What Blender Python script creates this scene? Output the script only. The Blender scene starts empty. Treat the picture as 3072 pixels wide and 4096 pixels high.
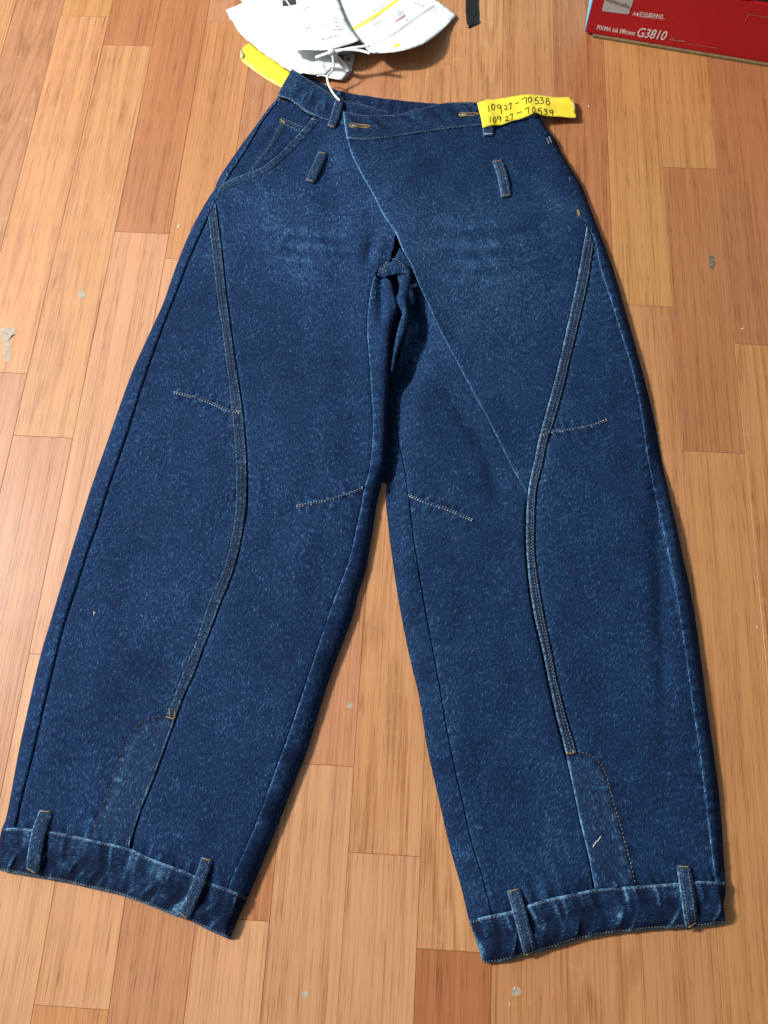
import bpy, math, random
import numpy as np
from mathutils import Vector, Matrix
from mathutils.bvhtree import BVHTree
from mathutils.geometry import delaunay_2d_cdt

random.seed(7)
rng = np.random.default_rng(7)
S = bpy.context.scene
C = S.collection

# ------------------------------------------------------------------ camera
CAM_H = 0.90
FPX, TILT, ROLL, YAW = 3300.0, 0.34413, -0.034538, 0.090121
IW, IH = 3072.0, 4096.0
def _rot(t, r, y):
    ct, st, cr, sr, cy, sy = math.cos(t), math.sin(t), math.cos(r), math.sin(r), math.cos(y), math.sin(y)
    rx = np.array([[1, 0, 0], [0, ct, -st], [0, st, ct]])
    rr = np.array([[cr, -sr, 0], [sr, cr, 0], [0, 0, 1]])
    rz = np.array([[cy, -sy, 0], [sy, cy, 0], [0, 0, 1]])
    return rz @ rx @ rr
CR = _rot(TILT, ROLL, YAW)
cam_d = bpy.data.cameras.new("camera")
cam = bpy.data.objects.new("camera", cam_d)
C.objects.link(cam)
m4 = Matrix([list(CR[i]) + [0.0] for i in range(3)] + [[0, 0, 0, 1]])
m4.translation = Vector((0, 0, CAM_H))
cam.matrix_world = m4
cam_d.sensor_fit = 'VERTICAL'
cam_d.sensor_height = 36.0
cam_d.sensor_width = 27.0
cam_d.lens = FPX / IH * 36.0
cam_d.clip_start = 0.01
cam_d.clip_end = 50
S.camera = cam

# ------------------------------------------------------------------ world, lamps, exposure
W = bpy.data.worlds.new("World")
S.world = W
W.use_nodes = True
bg = W.node_tree.nodes['Background']
bg.inputs[0].default_value = (0.80, 0.90, 1.0, 1)
bg.inputs[1].default_value = 0.23
def area(name, loc, target, sx, sy, power, col):
    l = bpy.data.lights.new(name, 'AREA')
    l.shape = 'RECTANGLE'; l.size = sx; l.size_y = sy; l.energy = power; l.color = col
    o = bpy.data.objects.new(name, l)
    o.location = loc
    o.rotation_euler = (Vector(target) - Vector(loc)).to_track_quat('-Z', 'Y').to_euler()
    C.objects.link(o)
    return o
area("window_light", (-2.9, 0.95, 2.50), (0, 0.35, 0), 0.30, 0.36, 258, (1.0, 0.955, 0.90))
area("curtain_light", (-1.85, 1.05, 2.05), (-0.3, 0.55, 0), 3.0, 1.2, 30, (0.93, 0.97, 1.0))
S.view_settings.view_transform = 'Standard'
S.view_settings.look = 'None'
S.view_settings.exposure = 0.0
S.view_settings.gamma = 1.0
S.render.engine = 'CYCLES'
S.cycles.max_bounces = 6

# ------------------------------------------------------------------ small maths
def ray(px, py):
    d = CR @ np.array([(px - IW / 2) / FPX, -(py - IH / 2) / FPX, -1.0])
    return d
def U(px, py, z=0.0):
    d = ray(px, py)
    t = (CAM_H - z) / -d[2]
    return np.array([d[0] * t, d[1] * t])
def resample(pts, step, closed=False):
    p = np.asarray(pts, float)
    if closed: p = np.vstack([p, p[:1]])
    seg = np.linalg.norm(np.diff(p, axis=0), axis=1)
    s = np.concatenate([[0], np.cumsum(seg)])
    n = max(2, int(round(s[-1] / step)) + 1)
    q = np.linspace(0, s[-1], n)
    r = np.stack([np.interp(q, s, p[:, k]) for k in range(p.shape[1])], 1)
    return r[:-1] if closed else r
def smooth(pts, n=6):
    """Catmull-Rom through the traced points"""
    p = np.asarray(pts, float)
    if len(p) < 3: return p
    e = np.vstack([2 * p[0] - p[1], p, 2 * p[-1] - p[-2]])
    out = []
    for i in range(1, len(e) - 2):
        for k in range(n):
            t = k / n
            a, b, c, d = e[i - 1], e[i], e[i + 1], e[i + 2]
            out.append(0.5 * (2 * b + (c - a) * t + (2 * a - 5 * b + 4 * c - d) * t * t + (3 * b - a - 3 * c + d) * t ** 3))
    out.append(p[-1])
    return np.array(out)
def near(P, line, closed=False):
    """distance, arc length and side of each point to a polyline"""
    L = np.asarray(line, float)
    if closed: L = np.vstack([L, L[:1]])
    A, B = L[:-1], L[1:]
    D = B - A
    ln = np.maximum(np.linalg.norm(D, axis=1), 1e-9)
    cum = np.concatenate([[0], np.cumsum(ln)])[:-1]
    dist = np.empty(len(P)); arc = np.empty(len(P)); side = np.empty(len(P))
    for i in range(0, len(P), 4000):
        p = P[i:i + 4000]
        v = p[:, None, :] - A[None]
        t = np.clip((v * D[None]).sum(2) / (ln ** 2)[None], 0, 1)
        q = v - t[..., None] * D[None]
        d2 = (q ** 2).sum(2)
        k = d2.argmin(1); r = np.arange(len(p))
        dist[i:i + 4000] = np.sqrt(d2[r, k])
        arc[i:i + 4000] = cum[k] + t[r, k] * ln[k]
        side[i:i + 4000] = np.sign(D[k, 0] * v[r, k, 1] - D[k, 1] * v[r, k, 0])
    return dist, arc, side
def inside(P, poly):
    x, y = P[:, 0], P[:, 1]
    c = np.zeros(len(P), bool)
    n = len(poly)
    for i in range(n):
        x1, y1 = poly[i]; x2, y2 = poly[(i + 1) % n]
        m = (y1 > y) != (y2 > y)
        if y1 != y2:
            c ^= m & (x < (x2 - x1) * (y - y1) / (y2 - y1) + x1)
    return c
def wob(seed, lam, n=5):
    """smooth 1-D noise, wavelength about lam"""
    r = np.random.default_rng(seed)
    f = 2 * math.pi / lam * r.uniform(0.55, 1.6, n); ph = r.uniform(0, 6.28, n); a = r.uniform(0.5, 1, n)
    a /= np.sqrt((a ** 2).sum() / 2)
    return lambda s: (np.sin(np.asarray(s)[..., None] * f + ph) * a).sum(-1) * 0.7
def lump(seed, lam, n=10):
    r = np.random.default_rng(seed)
    th = r.uniform(0, math.pi, n); f = 2 * math.pi / lam * r.uniform(0.6, 1.5, n); ph = r.uniform(0, 6.28, n)
    return lambda P: np.sin(P[:, 0:1] * f * np.cos(th) + P[:, 1:2] * f * np.sin(th) + ph).sum(1) / math.sqrt(n / 2) * 0.6

# ------------------------------------------------------------------ materials
def mat(name, rough=0.8, spec=0.3):
    m = bpy.data.materials.new(name)
    m.use_nodes = True
    b = m.node_tree.nodes['Principled BSDF']
    b.inputs['Roughness'].default_value = rough
    b.inputs['Specular IOR Level'].default_value = spec
    return m, m.node_tree, b
class NT:
    def __init__(s, t): s.t = t
    def n(s, typ, **k):
        o = s.t.nodes.new(typ)
        for a, v in k.items(): setattr(o, a, v)
        return o
    def l(s, a, b): s.t.links.new(a, b)
    def val(s, x, sock):
        if isinstance(x, (int, float)): sock.default_value = x
        elif isinstance(x, tuple): sock.default_value = x
        else: s.l(x, sock)
    def math(s, op, a, b=0.0, c=0.0, clamp=False):
        o = s.n('ShaderNodeMath', operation=op); o.use_clamp = clamp
        s.val(a, o.inputs[0]); s.val(b, o.inputs[1]); s.val(c, o.inputs[2])
        return o.outputs[0]
    def ramp(s, f, lo, hi, a=0.0, b=1.0):
        o = s.n('ShaderNodeMapRange'); o.interpolation_type = 'SMOOTHSTEP'
        s.val(f, o.inputs[0])
        for i, v in enumerate((lo, hi, a, b)): s.val(v, o.inputs[1 + i])
        return o.outputs[0]
    def mix(s, f, a, b, mode='MIX'):
        o = s.n('ShaderNodeMix', data_type='RGBA', blend_type=mode)
        s.val(f, o.inputs[0]); s.val(a, o.inputs[6]); s.val(b, o.inputs[7])
        return o.outputs[2]
    def noise(s, vec, scale, detail=2.0, rough=0.5, dist=0.0):
        o = s.n('ShaderNodeTexNoise')
        s.l(vec, o.inputs['Vector'])
        o.inputs['Scale'].default_value = scale; o.inputs['Detail'].default_value = detail
        o.inputs['Roughness'].default_value = rough; o.inputs['Distortion'].default_value = dist
        return o.outputs[0]
    def mapping(s, vec, scale=(1, 1, 1), rot=(0, 0, 0), loc=(0, 0, 0)):
        o = s.n('ShaderNodeMapping')
        s.l(vec, o.inputs[0])
        o.inputs[1].default_value = loc; o.inputs[2].default_value = rot; o.inputs[3].default_value = scale
        return o.outputs[0]
def rgb(r, g, b):
    f = lambda c: c / 12.92 if c <= 0.04045 else ((c + 0.055) / 1.055) ** 2.4
    return (f(r / 255), f(g / 255), f(b / 255), 1.0)

def denim(name, dark, mid, light, ang=0.12, speck=1.0):
    m, t, b = mat(name, 0.92, 0.12)
    N = NT(t)
    pos = N.n('ShaderNodeNewGeometry').outputs['Position']
    at = N.n('ShaderNodeAttribute', attribute_name='wear').outputs['Fac']
    warp = N.mapping(pos, (1, 1, 1), (0, 0, ang))
    bend = N.n('ShaderNodeVectorMath', operation='ADD')
    sway = N.n('ShaderNodeCombineXYZ')
    N.l(N.math('MULTIPLY', N.math('SUBTRACT', N.noise(pos, 60, 1.0, 0.5), 0.5), 0.010), sway.inputs[0])
    N.l(warp, bend.inputs[0]); N.l(sway.outputs[0], bend.inputs[1])
    warp = bend.outputs[0]
    yarn = N.noise(N.mapping(warp, (1150, 210, 300)), 1.0, 2.0, 0.6)
    weft = N.noise(N.mapping(warp, (420, 900, 400)), 1.0, 2.0, 0.6)
    slub = N.noise(N.mapping(pos, (1700, 480, 200), (0, 0, ang + 0.38)), 1.0, 2.0, 0.6)
    blot = N.noise(pos, 42, 3.0, 0.55)
    big = N.noise(pos, 9, 2.0, 0.5)
    f = N.math('ADD', N.math('MULTIPLY', N.math('SUBTRACT', yarn, 0.5), 1.18 * speck), N.ramp(yarn, 0.56, 0.76, 0.0, 0.14 * speck))                     # white weft showing between the indigo warp
    f = N.math('SUBTRACT', f, N.ramp(weft, 0.50, 0.68, 0.0, 0.12 * speck))
    f = N.math('ADD', f, N.math('MULTIPLY', N.math('SUBTRACT', slub, 0.5), 0.92 * speck))
    f = N.math('ADD', f, N.math('MULTIPLY', N.math('SUBTRACT', blot, 0.5), 0.17))
    f = N.math('ADD', f, N.math('MULTIPLY', N.math('SUBTRACT', big, 0.5), 0.26))
    f = N.math('ADD', f, at)
    f = N.math('ADD', f, 0.365)
    cr = N.n('ShaderNodeValToRGB')
    e = cr.color_ramp.elements
    e[0].position = 0.05; e[0].color = dark
    e[1].position = 0.46; e[1].color = mid
    x = e.new(0.78); x.color = tuple(0.66 * a + 0.34 * c for a, c in zip(mid, light))
    x = e.new(1.0); x.color = light
    N.l(f, cr.inputs[0])
    N.l(cr.outputs[0], b.inputs['Base Color'])
    b.inputs['Sheen Weight'].default_value = 0.0
    b.inputs['Sheen Roughness'].default_value = 0.5
    bp = N.n('ShaderNodeBump')
    bp.inputs['Strength'].default_value = 0.55; bp.inputs['Distance'].default_value = 0.0006
    h = N.math('ADD', yarn, N.math('MULTIPLY', slub, 0.8))
    N.l(h, bp.inputs['Height']); N.l(bp.outputs[0], b.inputs['Normal'])
    return m
D_DARK, D_MID, D_LIGHT = (0.0030, 0.0085, 0.028, 1), (0.0063, 0.0245, 0.077, 1), (0.115, 0.265, 0.48, 1)
M_denim = denim('denim', D_DARK, D_MID, D_LIGHT)
M_denim_r = denim('denim_other_leg', D_DARK, (0.0064, 0.0262, 0.076, 1), D_LIGHT, ang=0.35)
M_band = denim('denim_band', (0.0030, 0.0078, 0.025, 1), (0.0074, 0.0255, 0.073, 1), (0.15, 0.34, 0.52, 1), ang=1.3)
M_strip = denim('denim_seam_strip', (0.0045, 0.010, 0.026, 1), (0.0098, 0.031, 0.080, 1), (0.17, 0.35, 0.53, 1), ang=0.2)
M_vent = denim('denim_vent', (0.0045, 0.011, 0.030, 1), (0.0105, 0.033, 0.086, 1), (0.16, 0.34, 0.52, 1), ang=0.1)

def plain(name, col, rough=0.6, spec=0.3, var=0.12, scale=60, bump=0.0):
    m, t, b = mat(name, rough, spec)
    N = NT(t)
    pos = N.n('ShaderNodeNewGeometry').outputs['Position']
    nz = N.noise(pos, scale, 4.0, 0.6)
    dk = tuple(c * (1 - var) for c in col[:3]) + (1,)
    lt = tuple(min(1, c * (1 + var * 0.6)) for c in col[:3]) + (1,)
    N.l(N.mix(N.ramp(nz, 0.3, 0.7), dk, lt), b.inputs['Base Color'])
    if bump:
        bp = N.n('ShaderNodeBump'); bp.inputs['Strength'].default_value = 0.5; bp.inputs['Distance'].default_value = bump
        N.l(nz, bp.inputs['Height']); N.l(bp.outputs[0], b.inputs['Normal'])
    return m
M_tan = plain('tan_thread', (0.30, 0.235, 0.16, 1), 0.8, var=0.45, scale=700)
M_gold = plain('gold_thread', (0.29, 0.185, 0.075, 1), 0.7, var=0.35, scale=700)
M_pale = plain('pale_thread', (0.52, 0.53, 0.53, 1), 0.8, var=0.3, scale=700)
M_grey = plain('grey_thread', (0.24, 0.25, 0.27, 1), 0.85, var=0.45, scale=600)
M_yellow = plain('yellow_tape', (0.87, 0.72, 0.050, 1), 0.42, 0.4, 0.05, 25, 0.0004)
M_yback = plain('tape_back', (0.46, 0.42, 0.20, 1), 0.4, 0.4, 0.1, 60)
M_ink = plain('black_ink', (0.018, 0.016, 0.014, 1), 0.55, var=0.4, scale=900)
M_paper = plain('paper', (0.77, 0.80, 0.80, 1), 0.75, 0.2, 0.03, 40)
M_film = plain('white_plastic_film', (0.74, 0.78, 0.78, 1), 0.38, 0.45, 0.05, 22, 0.0012)
M_cloth = plain('white_cord', (0.74, 0.75, 0.74, 1), 0.7, 0.3, 0.1, 300)
M_card = plain('grey_card', (0.22, 0.26, 0.25, 1), 0.6, 0.3, 0.15, 60)
M_text = plain('grey_print', (0.22, 0.22, 0.23, 1), 0.8, var=0.3, scale=800)
M_faint = plain('faint_print', (0.60, 0.62, 0.61, 1), 0.8, var=0.08, scale=400)
M_marker = plain('yellow_marker', (0.83, 0.80, 0.10, 1), 0.7, var=0.06, scale=200)
M_greyband = plain('grey_marker', (0.50, 0.52, 0.56, 1), 0.8, var=0.1, scale=150)
M_redprint = plain('red_print', (0.62, 0.30, 0.28, 1), 0.8, var=0.2, scale=400)
M_black = plain('black_tape', (0.012, 0.015, 0.015, 1), 0.26, 0.55, 0.4, 50, 0.002)
M_red = plain('red_carton', (0.48, 0.011, 0.018, 1), 0.5, 0.35, 0.10, 300, 0.0003)
M_blue = plain('blue_carton', (0.17, 0.47, 0.70, 1), 0.5, 0.35, 0.06, 200)
M_kraft = plain('kraft_board', (0.21, 0.155, 0.075, 1), 0.85, 0.2, 0.25, 140, 0.0006)
M_white = plain('white_ink', (0.80, 0.77, 0.76, 1), 0.6, 0.3, 0.06, 400)
M_pink = plain('worn_white_ink', (0.50, 0.22, 0.21, 1), 0.6, 0.3, 0.3, 700)
M_photo = plain('printed_picture_ground', (0.47, 0.51, 0.50, 1), 0.5, 0.3, 0.1, 90)
M_dusk = plain('dusky_print', (0.055, 0.04, 0.06, 1), 0.7, 0.2, 0.3, 200)
M_scuff = plain('grey_scuff', (0.37, 0.31, 0.24, 1), 0.5, 0.2, 0.25, 180)
M_scuff2 = plain('dark_scuff', (0.17, 0.13, 0.09, 1), 0.8, 0.2, 0.55, 260)
M_crumb = plain('pale_crumb', (0.55, 0.49, 0.41, 1), 0.8, 0.2, 0.1, 400)
M_sub = plain('joint_dark', (0.15, 0.07, 0.033, 1), 0.9, 0.1, 0.2, 50)

# clear plastic for the tag sleeve
M_clear, _t, _b = mat('clear_plastic', 0.18, 0.5)
_b.inputs['Base Color'].default_value = (0.75, 0.80, 0.78, 1)
_b.inputs['Alpha'].default_value = 0.42

def wood():
    m, t, b = mat('laminate_oak', 0.36, 0.45)
    N = NT(t)
    oi = N.n('ShaderNodeObjectInfo')
    pos = N.n('ShaderNodeNewGeometry').outputs['Position']
    off = N.n('ShaderNodeCombineXYZ')
    N.l(N.math('MULTIPLY', oi.outputs['Random'], 37.0), off.inputs[0])
    N.l(N.math('MULTIPLY', oi.outputs['Random'], 91.0), off.inputs[1])
    va = N.n('ShaderNodeVectorMath', operation='ADD')
    N.l(pos, va.inputs[0]); N.l(off.outputs[0], va.inputs[1])
    v = va.outputs[0]
    streak = N.noise(N.mapping(v, (80, 1.3, 1)), 1.0, 4.0, 0.62)
    fine = N.noise(N.mapping(v, (430, 4.5, 1)), 1.0, 3.0, 0.6)
    pore = N.noise(N.mapping(v, (880, 26, 1)), 1.0, 1.0, 0.5)
    cloud = N.noise(N.mapping(v, (13, 5, 1)), 1.0, 3.0, 0.55)
    # cathedral figure: contour lines of a stretched noise
    fig = N.noise(N.mapping(v, (17, 1.7, 1)), 1.0, 1.5, 0.45)
    ring = N.math('SINE', N.math('ADD', N.math('MULTIPLY', fig, 62.0), N.math('MULTIPLY', fine, 2.6)))
    ring = N.ramp(ring, 0.15, 0.95)
    amt = N.ramp(N.math('FRACT', N.math('MULTIPLY', oi.outputs['Random'], 7.31)), 0.35, 0.9)
    flake = N.noise(N.mapping(v, (46, 70, 1)), 1.0, 2.0, 0.5, 0.3)
    d = N.math('MULTIPLY', N.ramp(streak, 0.40, 0.72), 0.30)
    d = N.math('ADD', d, N.math('MULTIPLY', N.ramp(fine, 0.46, 0.69), 0.42))
    pz = N.math('MULTIPLY', N.ramp(pore, 0.56, 0.68), N.ramp(streak, 0.30, 0.62, 0.25, 1.0))
    d = N.math('ADD', d, N.math('MULTIPLY', pz, 0.48))
    d = N.math('ADD', d, N.math('MULTIPLY', N.math('MULTIPLY', ring, amt), 0.30))
    d = N.math('ADD', d, N.math('MULTIPLY', N.math('SUBTRACT', cloud, 0.5), 0.42))
    lt = N.math('MULTIPLY', N.math('MULTIPLY', N.ramp(flake, 0.60, 0.74), amt), 0.08)
    base = oi.outputs['Color']
    dark = N.mix(1.0, base, (0.50, 0.37, 0.30, 1), 'MULTIPLY')
    col = N.mix(N.math('MAXIMUM', N.math('MINIMUM', d, 1.0), 0.0), base, dark)
    col = N.mix(lt, col, (0.75, 0.52, 0.27, 1))
    # old scratches and dull rubbed spots
    sc = N.noise(N.mapping(pos, (11, 90, 1), (0, 0, 0.5)), 1.0, 2.0, 0.5)
    col = N.mix(N.ramp(sc, 0.80, 0.83, 0.0, 0.10), col, (0.62, 0.52, 0.42, 1))
    N.l(col, b.inputs['Base Color'])
    dull = N.noise(pos, 5.0, 4.0, 0.6)
    N.l(N.ramp(dull, 0.3, 0.75, 0.30, 0.46), b.inputs['Roughness'])
    bp = N.n('ShaderNodeBump'); bp.inputs['Strength'].default_value = 0.12; bp.inputs['Distance'].default_value = 0.0004
    N.l(N.math('ADD', fine, pore), bp.inputs['Height']); N.l(bp.outputs[0], b.inputs['Normal'])
    return m
M_wood = wood()

# ------------------------------------------------------------------ object helpers
def link(name, verts, faces, m, parent=None, shade=True, mats=None, midx=None):
    me = bpy.data.meshes.new(name)
    me.from_pydata([tuple(map(float, v)) for v in verts], [], [tuple(map(int, f)) for f in faces])
    if mats:
        for q in mats: me.materials.append(q)
        if midx is not None: me.polygons.foreach_set('material_index', np.asarray(midx, np.int32))
    else: me.materials.append(m)
    if shade: me.polygons.foreach_set('use_smooth', np.ones(len(me.polygons), bool))
    me.update()
    o = bpy.data.objects.new(name, me)
    C.objects.link(o)
    if parent is not None:
        o.parent = parent
        o.matrix_parent_inverse = Matrix.Translation(-parent.location)
    return o
def thing(name, label, cat, xy=(0, 0), group=None):
    o = bpy.data.objects.new(name, None)
    o.empty_display_size = 0.05
    o.location = (xy[0], xy[1], 0)
    C.objects.link(o)
    return tag(o, label, cat, group)
def tag(o, label, cat, group=None):
    o['label'] = label; o['category'] = cat
    if group: o['group'] = group
    return o
def setattr_wear(o, w):
    a = o.data.attributes.new('wear', 'FLOAT', 'POINT')
    a.data.foreach_set('value', np.asarray(w, np.float32))
def cdt_fill(poly, step, rings=(0.0009, 0.0019, 0.0033), edge=0.0020):
    """triangulated polygon with an even inner grid; poly is dense and closed"""
    out = resample(poly, edge, True)
    ar = 0.5 * np.sum(out[:, 0] * np.roll(out[:, 1], -1) - np.roll(out[:, 0], -1) * out[:, 1])
    if ar < 0: out = out[::-1]
    tg = np.roll(out, -1, 0) - np.roll(out, 1, 0)
    tg /= np.maximum(np.linalg.norm(tg, axis=1), 1e-9)[:, None]
    nr = np.stack([-tg[:, 1], tg[:, 0]], 1)
    pts = []
    for o in rings:
        q = out + nr * o
        ok = inside(q, out)
        q = q[ok]
        if len(q):
            d, _, _ = near(q, out, True)
            pts.append(q[d > 0.85 * o])
    lo, hi = out.min(0), out.max(0)
    gx = np.arange(lo[0], hi[0], step); gy = np.arange(lo[1], hi[1], step * 0.87)
    X, Y = np.meshgrid(gx, gy)
    X = X + (np.arange(len(gy)) % 2)[:, None] * step * 0.5
    G = np.stack([X.ravel(), Y.ravel()], 1) + rng.uniform(-0.12, 0.12, (X.size, 2)) * step
    G = G[inside(G, out)]
    if len(G):
        d, _, _ = near(G, out, True)
        lim = (max(rings) if rings else 0) + step * 0.45
        G = G[d > lim]
        pts.append(G)
    allp = np.vstack([out] + pts)
    n = len(out)
    r = delaunay_2d_cdt([Vector((p[0], p[1])) for p in allp], [], [list(range(n))], 1, 1e-7)
    V = np.array([[v.x, v.y] for v in r[0]])
    F = [tuple(f) for f in r[2]]
    return V, F, out
def boundary(F):
    cnt = {}
    for f in F:
        k = len(f)
        for i in range(k):
            e = (f[i], f[(i + 1) % k])
            cnt[e] = cnt.get(e, 0) + 1
    return [e for e in cnt if (e[1], e[0]) not in cnt]
def shell(V3, F, thick=None, floor_z=None):
    """give a surface a rim (down by thick, or to floor_z) and an underside"""
    n = len(V3)
    low = V3.copy()
    if thick is not None: low[:, 2] -= thick
    else: low[:, 2] = floor_z
    VV = np.vstack([V3, low])
    FF = list(F) + [tuple(i + n for i in reversed(f)) for f in F]
    for a, b in boundary(F):
        FF.append((b, a, a + n, b + n))
    return VV, FF

# ------------------------------------------------------------------ floor of laminate strips
COLW, X0 = 0.0809650208 * CAM_H, -0.696511104 * CAM_H
floor = link('floor', [(-1.2, -0.8, -0.03), (1.3, -0.8, -0.03), (1.3, 2.2, -0.03), (-1.2, 2.2, -0.03),
                       (-1.2, -0.8, -0.0035), (1.3, -0.8, -0.0035), (1.3, 2.2, -0.0035), (-1.2, 2.2, -0.0035)],
             [(3, 2, 1, 0), (4, 5, 6, 7), (0, 1, 5, 4), (1, 2, 6, 5), (2, 3, 7, 6), (3, 0, 4, 7)], M_sub, shade=False)
floor['kind'] = 'structure'
LT = (0.500, 0.252, 0.112); LP = (0.500, 0.262, 0.135); YL = (0.450, 0.222, 0.080); MD = (0.440, 0.205, 0.085)
RD = (0.370, 0.152, 0.062); PK = (0.425, 0.200, 0.102); DR = (0.310, 0.110, 0.040); BR = (0.370, 0.178, 0.086)
# column: traced joints (as picture points) and the tone of each strip from the far end to the near one
cols = {
    -2: ([], [LT]), -1: ([(40, 230)], [LT, BR]), 0: ([], [BR]), 1: ([(345, 65), (60, 1492)], [YL, LT, PK]),
    2: ([(510, 181), (160, 1746)], [RD, LT, PK]), 3: ([(560, 930), (135, 2616)], [RD, LP, LP]),
    4: ([(900, 88), (700, 1035)], [PK, MD, LP]), 5: ([], [PK]), 6: ([(1015, 3682)], [RD, LP]), 7: ([(1315, 3061)], [PK, LP]),
    8: ([(1700, 253), (1540, 3418)], [MD, LT, LP]), 9: ([(1800, 3803)], [LT, DR]), 10: ([], [MD]),
    11: ([(2300, 1900)], [RD, MD]), 12: ([(2590, 1223)], [YL, MD]), 13: ([(2760, 672), (2850, 1808)], [YL, RD, YL]),
    14: ([(3000, 1377)], [RD, YL]), 15: ([], [RD]), 16: ([], [MD])}
def plank(x0, x1, y0, y1, tone):
    g, bv, z0 = 0.00012, 0.00030, -0.0030
    xa, xb, ya, yb = x0 + g, x1 - g, y0 + g, y1 - g
    V = [(xa, ya, z0), (xb, ya, z0), (xb, yb, z0), (xa, yb, z0),
         (xa, ya, -bv), (xb, ya, -bv), (xb, yb, -bv), (xa, yb, -bv),
         (xa + bv, ya + bv, 0), (xb - bv, ya + bv, 0), (xb - bv, yb - bv, 0), (xa + bv, yb - bv, 0)]
    F = [(8, 9, 10, 11)]
    for i in range(4):
        j = (i + 1) % 4
        F += [(i, j, 4 + j, 4 + i), (4 + i, 4 + j, 8 + j, 8 + i)]
    o = link('plank', V, F, M_wood, floor, shade=False)
    f = random.uniform(0.97, 1.06)
    tone = tuple(0.84 * a + 0.16 * b for a, b in zip(tone, (0.46, 0.228, 0.088)))
    o.color = (tone[0] * f, tone[1] * f * random.uniform(0.98, 1.02), tone[2] * f, 1)
for k, (jt, tones) in cols.items():
    ys = [U(*p)[1] for p in jt]
    if not ys: ys = [random.uniform(1.25, 1.4)]; tones = [tones[0], tones[0]]
    ends = list(ys)
    y = ys[-1]
    while y > -0.55:                       # strips go on under the garment and past the frame
        y -= random.uniform(0.75, 1.0) if len(ends) > 1 else random.uniform(1.3, 1.7)
        ends.append(y)
        if len(tones) < len(ends): tones = tones + [random.choice([MD, LT, PK])]
    prev = 1.95
    for yv, tn in zip(ends, tones):
        plank(X0 + k * COLW, X0 + (k + 1) * COLW, yv, prev, tn)
        prev = yv

# scuffs and crumbs lying on / worn into the boards
def blob(name, pts, m, parent, z=0.00012, label=None, jag=0.07):
    w = smooth(np.array([U(*p) for p in pts] + [U(*pts[0])]), 5)[:-1]
    c = w.mean(0)
    w = c + (w - c) * (1 + rng.uniform(-jag, jag, (len(w), 1)))
    V = [(p[0], p[1], z) for p in w] + [(c[0], c[1], z)]
    n = len(w)
    F = [(i, (i + 1) % n, n) for i in range(n)]
    ar = sum(w[i][0] * w[(i + 1) % n][1] - w[(i + 1) % n][0] * w[i][1] for i in range(n))
    if ar < 0: F = [tuple(reversed(f)) for f in F]
    o = link(name, V, F, m, parent, shade=False)
    if label: o['label'] = label
    return o
for pts in ([(2, 1318), (30, 1310), (58, 1312), (62, 1335), (45, 1345), (42, 1380), (38, 1440), (26, 1452), (16, 1425), (12, 1370), (2, 1345)],
            [(312, 1165), (330, 1160), (340, 1172), (338, 1192), (318, 1194), (310, 1180)],
            [(1388, 2812), (1408, 2808), (1413, 2822), (1402, 2832), (1388, 2826)],
            [(1204, 3968), (1230, 3966), (1232, 3986), (1208, 3988)],
            [(2046, 3955), (2062, 3946), (2080, 3955), (2086, 3972), (2064, 3984), (2048, 3974)]):
    blob('scuff_mark', pts, M_scuff, floor)
blob('scuff_mark', [(2832, 1022), (2846, 1018), (2858, 1032), (2862, 1050), (2858, 1072), (2842, 1076), (2836, 1052)], M_scuff2, floor)

def crumb(pts, label, h=0.0008):
    w = np.array([U(*p) for p in pts]); c = w.mean(0); w = c + (w - c) * 0.85
    n = len(w)
    V = [(p[0], p[1], 0.0002) for p in w] + [tuple(c + (p - c) * 0.6) + (h * random.uniform(0.7, 1.1),) for p in w] + [(c[0], c[1], h)]
    F = [(i, (i + 1) % n, n + (i + 1) % n, n + i) for i in range(n)] + [(n + i, n + (i + 1) % n, 2 * n) for i in range(n)] + [tuple(reversed(range(n)))]
    tag(link('crumb', V, F, M_crumb, shade=False), label, 'crumb', 'pale crumbs on the floor')
crumb([(706, 906), (722, 896), (728, 902), (712, 912)], 'pale chip on the boards left of the jeans hip')
crumb([(2056, 3946), (2064, 3946), (2064, 3962), (2057, 3960)], 'white splinter lying on a grey scuff below the right cuff')
crumb([(2036, 4012), (2044, 4014), (2042, 4026), (2036, 4024)], 'tiny white crumb near the bottom edge, below the grey scuff')
crumb([(1010, 407), (1016, 406), (1017, 412), (1011, 413)], 'tiny pale crumb between yellow tape and jeans hip')
crumb([(2352, 420), (2359, 420), (2358, 428), (2353, 427)], 'tiny pale crumb right of the handwritten label')
crumb([(270, 4004), (278, 4006), (277, 4013), (270, 4011)], 'pale crumb on the boards below the left cuff')
crumb([(2962, 1314), (2976, 1310), (2978, 1316), (2966, 1320)], 'tiny white crumb on reddish board at right edge')
crumb([(3022, 2502), (3030, 2504), (3034, 2514), (3026, 2512)], 'cream crumb on yellowish board right of the wide leg')

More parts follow.
